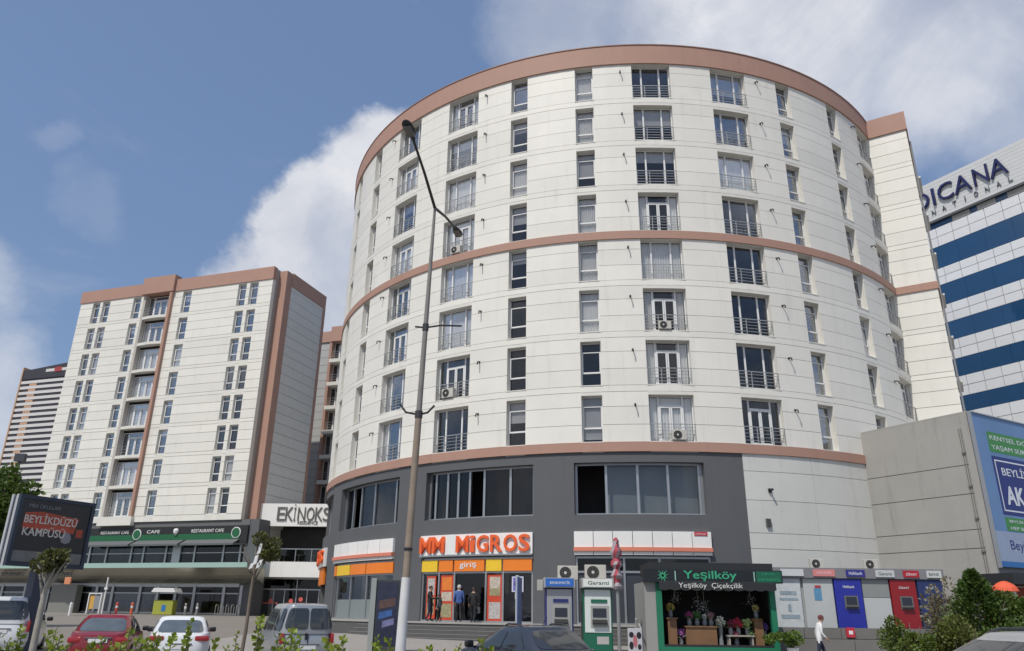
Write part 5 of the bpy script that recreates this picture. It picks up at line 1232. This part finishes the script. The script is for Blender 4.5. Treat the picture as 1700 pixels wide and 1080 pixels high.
# ------------------------------------------------------------ people
def person(lab, loc, face, h, jacket, trouser, skin, hair, walk=0., arm=0., bend=0., bag=None, coat=False):
    A = thing('person', lab, 'person', loc, R_(face)); s = h/1.76
    V = []; E = []; Rd = []
    def v(p, r, par=None):
        V.append((p[0]*s, p[1]*s, p[2]*s)); Rd.append((r*s, r*s))
        if par is not None: E.append((par, len(V)-1))
        return len(V)-1
    b = bend
    pel = v((0,0,.96), .145); sp = v((.01+b*.15,0,1.14), .135, pel); ch = v((.0+b*.45,0,1.33), .15, sp); nk = v((.02+b*.75,0,1.49), .062, ch)
    hb = v((.04+b*.9,0,1.555), .075, nk); hm = v((.05+b*1.0,0,1.64), .094, hb); ht = v((.04+b*1.05,0,1.715), .06, hm)
    v((.145+b*1.0,0,1.625), .014, hm)
    for sd in (-1, 1): v((.04+b,sd*.098,1.63), .016, hm)
    hands = []
    for sd in (-1, 1):
        w = walk*sd
        hp = v((0,sd*.085,.90), .105, pel); kn = v((.05+w*.5,sd*.095,.50), .068, hp); ca = v((.01+w*.62-abs(w)*.05,sd*.097,.32), .056, kn); an = v((-.01+w*.8-(.12 if w < 0 else 0),sd*.1,.09+(.05 if w < 0 else 0)), .042, ca); v((.17+w*.8-(.1 if w < 0 else 0),sd*.115,.045), .036, an)
        sh = v((b*.55,sd*.18,1.40), .072, ch); aw = -w*.45+(arm if sd < 0 else 0)
        el = v((-.04+aw*.35+b*.4,sd*.235,1.12), .052, sh); wr = v((.06+aw*.95+b*.3,sd*.235,.90+max(aw,0)*.35), .034, el)
        d = Vector((.06+aw*.95-(-.04+aw*.35),0,-.22+max(aw,0)*.35)).normalized(); o = Vector((.06+aw*.95+b*.3,sd*.235,.90+max(aw,0)*.35))
        pm = v(o+d*.055, .033, wr); hands.append((o+d*.08)*s)
        for k, ln in enumerate((.075,.085,.08,.06)):
            t = o+d*.09+Vector((.012*(k-1.5)*1.8,0,0)); a = v(t, .010, pm); c2 = v(t+d*ln*.55+Vector((.006,-sd*.006,0)), .009, a); v(t+d*ln+Vector((.012,-sd*.02,0)), .008, c2)
        th = v(o+d*.03+Vector((.035,-sd*.012,0)), .011, pm); v(o+d*.085+Vector((.055,-sd*.02,0)), .009, th)
    me = bpy.data.meshes.new('skeleton'); me.from_pydata(V, E, []); o = bpy.data.objects.new('skeleton', me); C.objects.link(o)
    md = o.modifiers.new('skin', 'SKIN'); md.use_smooth_shade = True
    for i, sv in enumerate(me.skin_vertices[0].data): sv.radius = Rd[i]; sv.use_root = (i == 0)
    o.modifiers.new('sub', 'SUBSURF').levels = 1
    dg = bpy.context.evaluated_depsgraph_get(); dg.update()
    bm = bpy.data.meshes.new_from_object(o.evaluated_get(dg)); bpy.data.objects.remove(o)
    bm.materials.clear()
    for m in (jacket, trouser, skin, mat('shoe_black', (.02,.02,.02), .6)): bm.materials.append(m)
    for pl in bm.polygons:
        c = pl.center; i = 0
        if c.z > 1.485*s: i = 2
        elif c.z < .11*s: i = 3
        elif any((c-q).length < .115*s for q in hands): i = 2
        elif c.z < (.80 if coat else .93)*s and abs(c.y) < .195*s: i = 1
        pl.material_index = i; pl.use_smooth = True
    ob('body', bm, A)
    q = MB(); q.lathe([(.098,-.03),(.108,.03),(.10,.075),(.07,.115),(.02,.135)], 14); q.v = [((x*1.02-.018+.04+b*1.02)*s, y*.95*s, (z+1.625)*s) for x, y, z in q.v]; q.build('hair', hair, A, smooth=True)
    if bag:
        q = MB(); hx = hands[0]; q.obox(hx+Vector((.02,0,-.3)), (.13,0,0), (0,.05,0), (0,0,.15)); q.tube([hx+Vector((-.08,0,-.15)), hx+Vector((-.03,0,-.02)), hx+Vector((.05,0,-.02)), hx+Vector((.11,0,-.15))], .01, 5)
        tag(q.build('handbag', bag, None, loc, R_(face)), 'dark bag held by the person in black at the doors', 'bag')
sk = mat('skin', (.45,.27,.19), .55, var=.05); hg = mat('hair_grey', (.42,.41,.40), .7, var=.1); hb_ = mat('hair_dark', (.03,.024,.02), .6)
blk_c = mat('cloth_black', (.016,.016,.018), .8, var=.1); nav_c = mat('cloth_navy', (.022,.028,.055), .8, var=.1); blu_c = mat('cloth_blue', (.055,.11,.30), .8, var=.12); gry_c = mat('cloth_grey', (.14,.15,.15), .8, var=.1); wht_c = mat('cloth_white', (.68,.68,.68), .8, var=.06)
zt_ = 1.167
person('person in blue jacket and black trousers climbing towards the supermarket doors', (-2.45, 40.0, zt_), 96, 1.76, blu_c, blk_c, sk, hg, walk=.10)
person('person dressed in black beside the blue jacket', (-1.75, 40.35, zt_), 80, 1.66, blk_c, blk_c, sk, hb_, walk=.14, arm=.15, bag=gry_c)
person('person in dark top holding out a hand left of the doors', (-3.95, 40.7, zt_), -20, 1.72, blk_c, nav_c, sk, hb_, walk=.05, arm=.75)
person('small person in grey top standing left of the doors', (-3.45, 40.45, zt_), 150, 1.34, gry_c, blk_c, sk, hb_, walk=.04)
person('person in white jacket and dark trousers walking right below the bank kiosk', (11.1, 29.2, gz(29.2)), -5, 1.66, wht_c, nav_c, sk, mat('cap_maroon', (.13,.03,.035), .8), walk=.24, bend=.13, coat=True)

# ------------------------------------------------------------ plants
def leaf(mb, o, d, size, rr, wide=.45):
    d = d.normalized(); n = d.orthogonal().normalized(); n.rotate(Matrix.Rotation(rr.uniform(0, 6.28), 3, d)); w = n*size*wide; u = d.cross(n)*size*.12
    mb.add([o, o+d*size*.5+w+u, o+d*size, o+d*size*.5-w+u], [(0,1,2),(0,2,3)])
def cloud_leaves(mb, c, r, n, size, rr, clumps=14):
    c = Vector(c); cs = []
    for k in range(clumps):
        d = Vector((rr.gauss(0,1), rr.gauss(0,1), rr.gauss(0,1))).normalized()*rr.uniform(.35,1); cs.append((Vector((d.x*r[0], d.y*r[1], d.z*r[2])), rr.uniform(.22,.48)))
    for i in range(n):
        cc, q = cs[i % clumps]; d = Vector((rr.gauss(0,1), rr.gauss(0,1), rr.gauss(0,1))).normalized(); p = cc+Vector((d.x*r[0], d.y*r[1], d.z*r[2]))*q*rr.uniform(.5,1.05)
        leaf(mb, c+p, d+Vector((0,0,.25))+Vector((rr.gauss(0,.5), rr.gauss(0,.5), rr.gauss(0,.5))), size*rr.uniform(.6,1.3), rr)
bark = mat('bark', (.16,.13,.10), .9, var=.25, vscale=5, bump=.4); bark_pale = mat('bark_pale', (.30,.28,.24), .9, var=.25, vscale=6, bump=.4)
lf_hedge = leafmat('leaf_hedge', (.15,.22,.025), .3); lf_mid = leafmat('leaf_mid', (.065,.115,.022), .4); lf_olive = leafmat('leaf_olive', (.085,.10,.035), .4); lf_grey = leafmat('leaf_grey', (.16,.155,.11), .3); lf_dark = leafmat('leaf_dark', (.03,.06,.018), .4)

def tree(lab, loc, h, crown, tr, lm, n, size, seed, bm=bark, lean=(0,0), clumps=14, name='tree', limbs=6, wraps=False):
    T = thing(name, lab, 'tree', loc); rr = random.Random(seed); cz, rx, ry, rz = crown
    top = Vector((lean[0], lean[1], cz)); m = MB(); pts = [Vector((0,0,0)), top*.35+Vector((.03,0,0)), top*.7, top]
    m.tube(pts, [tr, tr*.9, tr*.75, tr*.4], 10)
    for k in range(limbs):
        a = 6.28*k/limbs+rr.uniform(-.3,.3); s = top*rr.uniform(.72,.9); e = top+Vector((math.cos(a)*rx*.8, math.sin(a)*ry*.8, rr.uniform(-.3,.8)*rz)); m.tube([s, (s+e)/2+Vector((0,0,.08*rz)), e], [tr*.5, tr*.32, tr*.12], 6)
    m.build('trunk', bm, T, smooth=True)
    m = MB(); cloud_leaves(m, top+Vector((0,0,.1)), (rx,ry,rz), n, size, rr, clumps); m.build('crown', lm, T, fixn=False)
    if wraps:
        m = MB(); 
        for k in range(5): o = top+Vector((rr.uniform(-.25,.35)*rx, -ry*.4, rr.uniform(-1.1,.2)*rz)); m.obox(o, (.05,0,.02), (0,.03,0), (.02,0,rr.uniform(.07,.16)))
        m.build('white_wrap', white_m, T, bevel=.015)
tree('small pale trunk pollard tree before the billboard post', (-9.25, 16.0, 0), 2.8, (2.42,.40,.40,.26), .075, lf_olive, 900, .085, 11, bark_pale, (.06,0), 9, limbs=7)
tree('thin young tree with white wraps between white sedan and silver van', (-7.12, 22, 0), 3.7, (3.15,.55,.5,.45), .055, lf_olive, 1100, .10, 12, bark, (.12,0), 9, limbs=6, wraps=True)
tree('tall green tree behind the billboard at the left edge', (-29.9, 46, .4), 9, (6.5,1.8,1.6,2.1), .2, lf_mid, 5200, .26, 13, bark, (0,0), 26, limbs=9)


def shrub(lab, loc, r, h, lm, n, size, seed, clumps=16, name='shrub', cat='shrub', cone=False, group=None, stems=6):
    T = thing(name, lab, cat, loc, 0, group); rr = random.Random(seed); m = MB()
    for k in range(stems):
        a = 6.28*k/stems+rr.uniform(-.3,.3); e = Vector((math.cos(a)*r*.6, math.sin(a)*r*.6, h*rr.uniform(.6,.9))); m.tube([(0,0,0), e*.5+Vector((0,0,.08*h)), e], [.035,.022,.008], 5)
    if cone: m.tube([(0,0,0),(0,0,h*.95)], [.06,.01], 6)
    m.build('stems', bark, T)
    m = MB()
    if cone:
        for i in range(n):
            t = rr.random()**1.5; z = h*(.06+.94*t); q = r*(1-t)**.8*(.75+.35*math.sin(i*2.4+8*t)); a = rr.uniform(0,6.28); d = Vector((math.cos(a), math.sin(a), .35)); leaf(m, Vector((math.cos(a)*q*rr.uniform(.5,1.05), math.sin(a)*q*rr.uniform(.5,1.05), z)), d+Vector((rr.gauss(0,.4),rr.gauss(0,.4),rr.gauss(0,.4))), size*rr.uniform(.6,1.3), rr, .3)
    else:
        cloud_leaves(m, (0,0,h*.55), (r,r*.9,h*.5), n, size, rr, clumps)
    m.build('foliage', lm, T, fixn=False)
shrub('dark green pointed conifer in the right planting bed', (14.2, 24.4, 0), 1.75, 3.05, leafmat('leaf_conifer', (.055,.10,.022), .4), 11000, .13, 21, name='conifer', cone=True)
shrub('yellow green bush behind the silver estate car at right edge', (15.75, 23.4, 0), 1.5, 2.6, lf_mid, 9500, .11, 22, 22)
shrub('dry grey brown shrub left of the conifer', (14.45, 27.0, 0), .55, 3.1, lf_grey, 1500, .12, 23, 16, stems=14)
shrub('rounded green bush in front of the red cash machine', (10.9, 22.3, 0), .68, 1.72, leafmat('leaf_green2', (.085,.13,.022), .4), 5200, .07, 24, 14)
shrub('rounded green bush with reddish tips left of the conifer foot', (12.0, 21.8, 0), .85, 1.66, leafmat('leaf_reddish', (.09,.115,.025), .4), 5200, .07, 25, 16)
shrub('low bush at the foot of the conifer', (13.0, 21.2, 0), .85, 1.5, lf_mid, 4200, .07, 29, 14)
T_ = thing('potted_plant', 'leafy plant in a white pot at right corner of the flower kiosk', 'potted plant', (10.35, 30.4, gz(30.4)+.12)); m_ = MB(); m_.lathe([(.16,0),(.2,.2),(.22,.35),(.19,.33)], 14, (.2,0,0)); m_.build('pot', white_m, T_); m_ = MB(); cloud_leaves(m_, (-.05,0,.65), (.62,.4,.28), 1500, .09, random.Random(5), 12); m_.build('foliage', leafmat('leaf_pot', (.10,.17,.03), .3), T_, fixn=False)

HED = [(18,1052,'in front of the white passenger van'),(48,1043,'tall shoot before the white passenger van'),(108,1046,'between the billboard post and the red sedan'),(168,1068,'before the number plate of the red sedan'),(186,1060,'before the right corner of the red sedan'),(228,1046,'between red and white sedans'),(272,1052,'before the left tail light of the white sedan'),(300,1058,'below the middle of the white sedan'),(326,1034,'tall shoot before the right half of the white sedan'),(372,1066,'just right of the white sedan'),(405,1052,'at the foot of the thin young tree'),(441,1028,'tallest shoot left of the silver van'),(474,1056,'before the side door of the silver van'),(494,1046,'before the left rear door of the silver van'),(555,1064,'before the right edge of the silver van'),(580,1060,'right of the silver van'),(636,1058,'left of the lamp foot'),(722,1074,'right of the lamp foot'),(770,1072,'below the entrance steps'),(808,1064,'left of the dark hatchback')]
def hedge():
    for i, (px, py, where) in enumerate(HED):
        rr = random.Random(100+i); Y = 7.6+.7*rr.random(); hor = 1003.7+px*.0134; X = (px-850)/1346*Y; top = 1.7-(py-hor)/1438*Y
        T = thing('hedge_shrub', 'bright green hedge shrub '+where, 'shrub', (X, Y, 0), 0, 'hedge shrubs along the near kerb')
        st = MB(); lv = MB(); tall = 'tall' in where
        for k in range(3 if tall else 5):
            a = rr.uniform(0,6.28); sp = (.04 if tall else .12)*rr.uniform(.3,1.2); h = top*(1 if k == 0 else rr.uniform(.86,.985)); e = Vector((math.cos(a)*sp if k else 0, math.sin(a)*sp if k else 0, h)); mid = e*.55+Vector((rr.gauss(0,.03), rr.gauss(0,.03), 0))
            st.tube([(0,0,0), mid, e], [.012,.008,.004], 5)
            for j in range(40):
                t = .45+.55*j/39; o = (mid*(1-(t-.55)/.45)+e*((t-.55)/.45)) if t > .55 else mid*(t/.55); an = j*2.4; leaf(lv, o, Vector((math.cos(an), math.sin(an), .55+.5*(t > .93))), .064*rr.uniform(.5,1.35), rr, .38)
        st.build('stems', bark, T); lv.build('foliage', lf_hedge, T, fixn=False)
hedge()
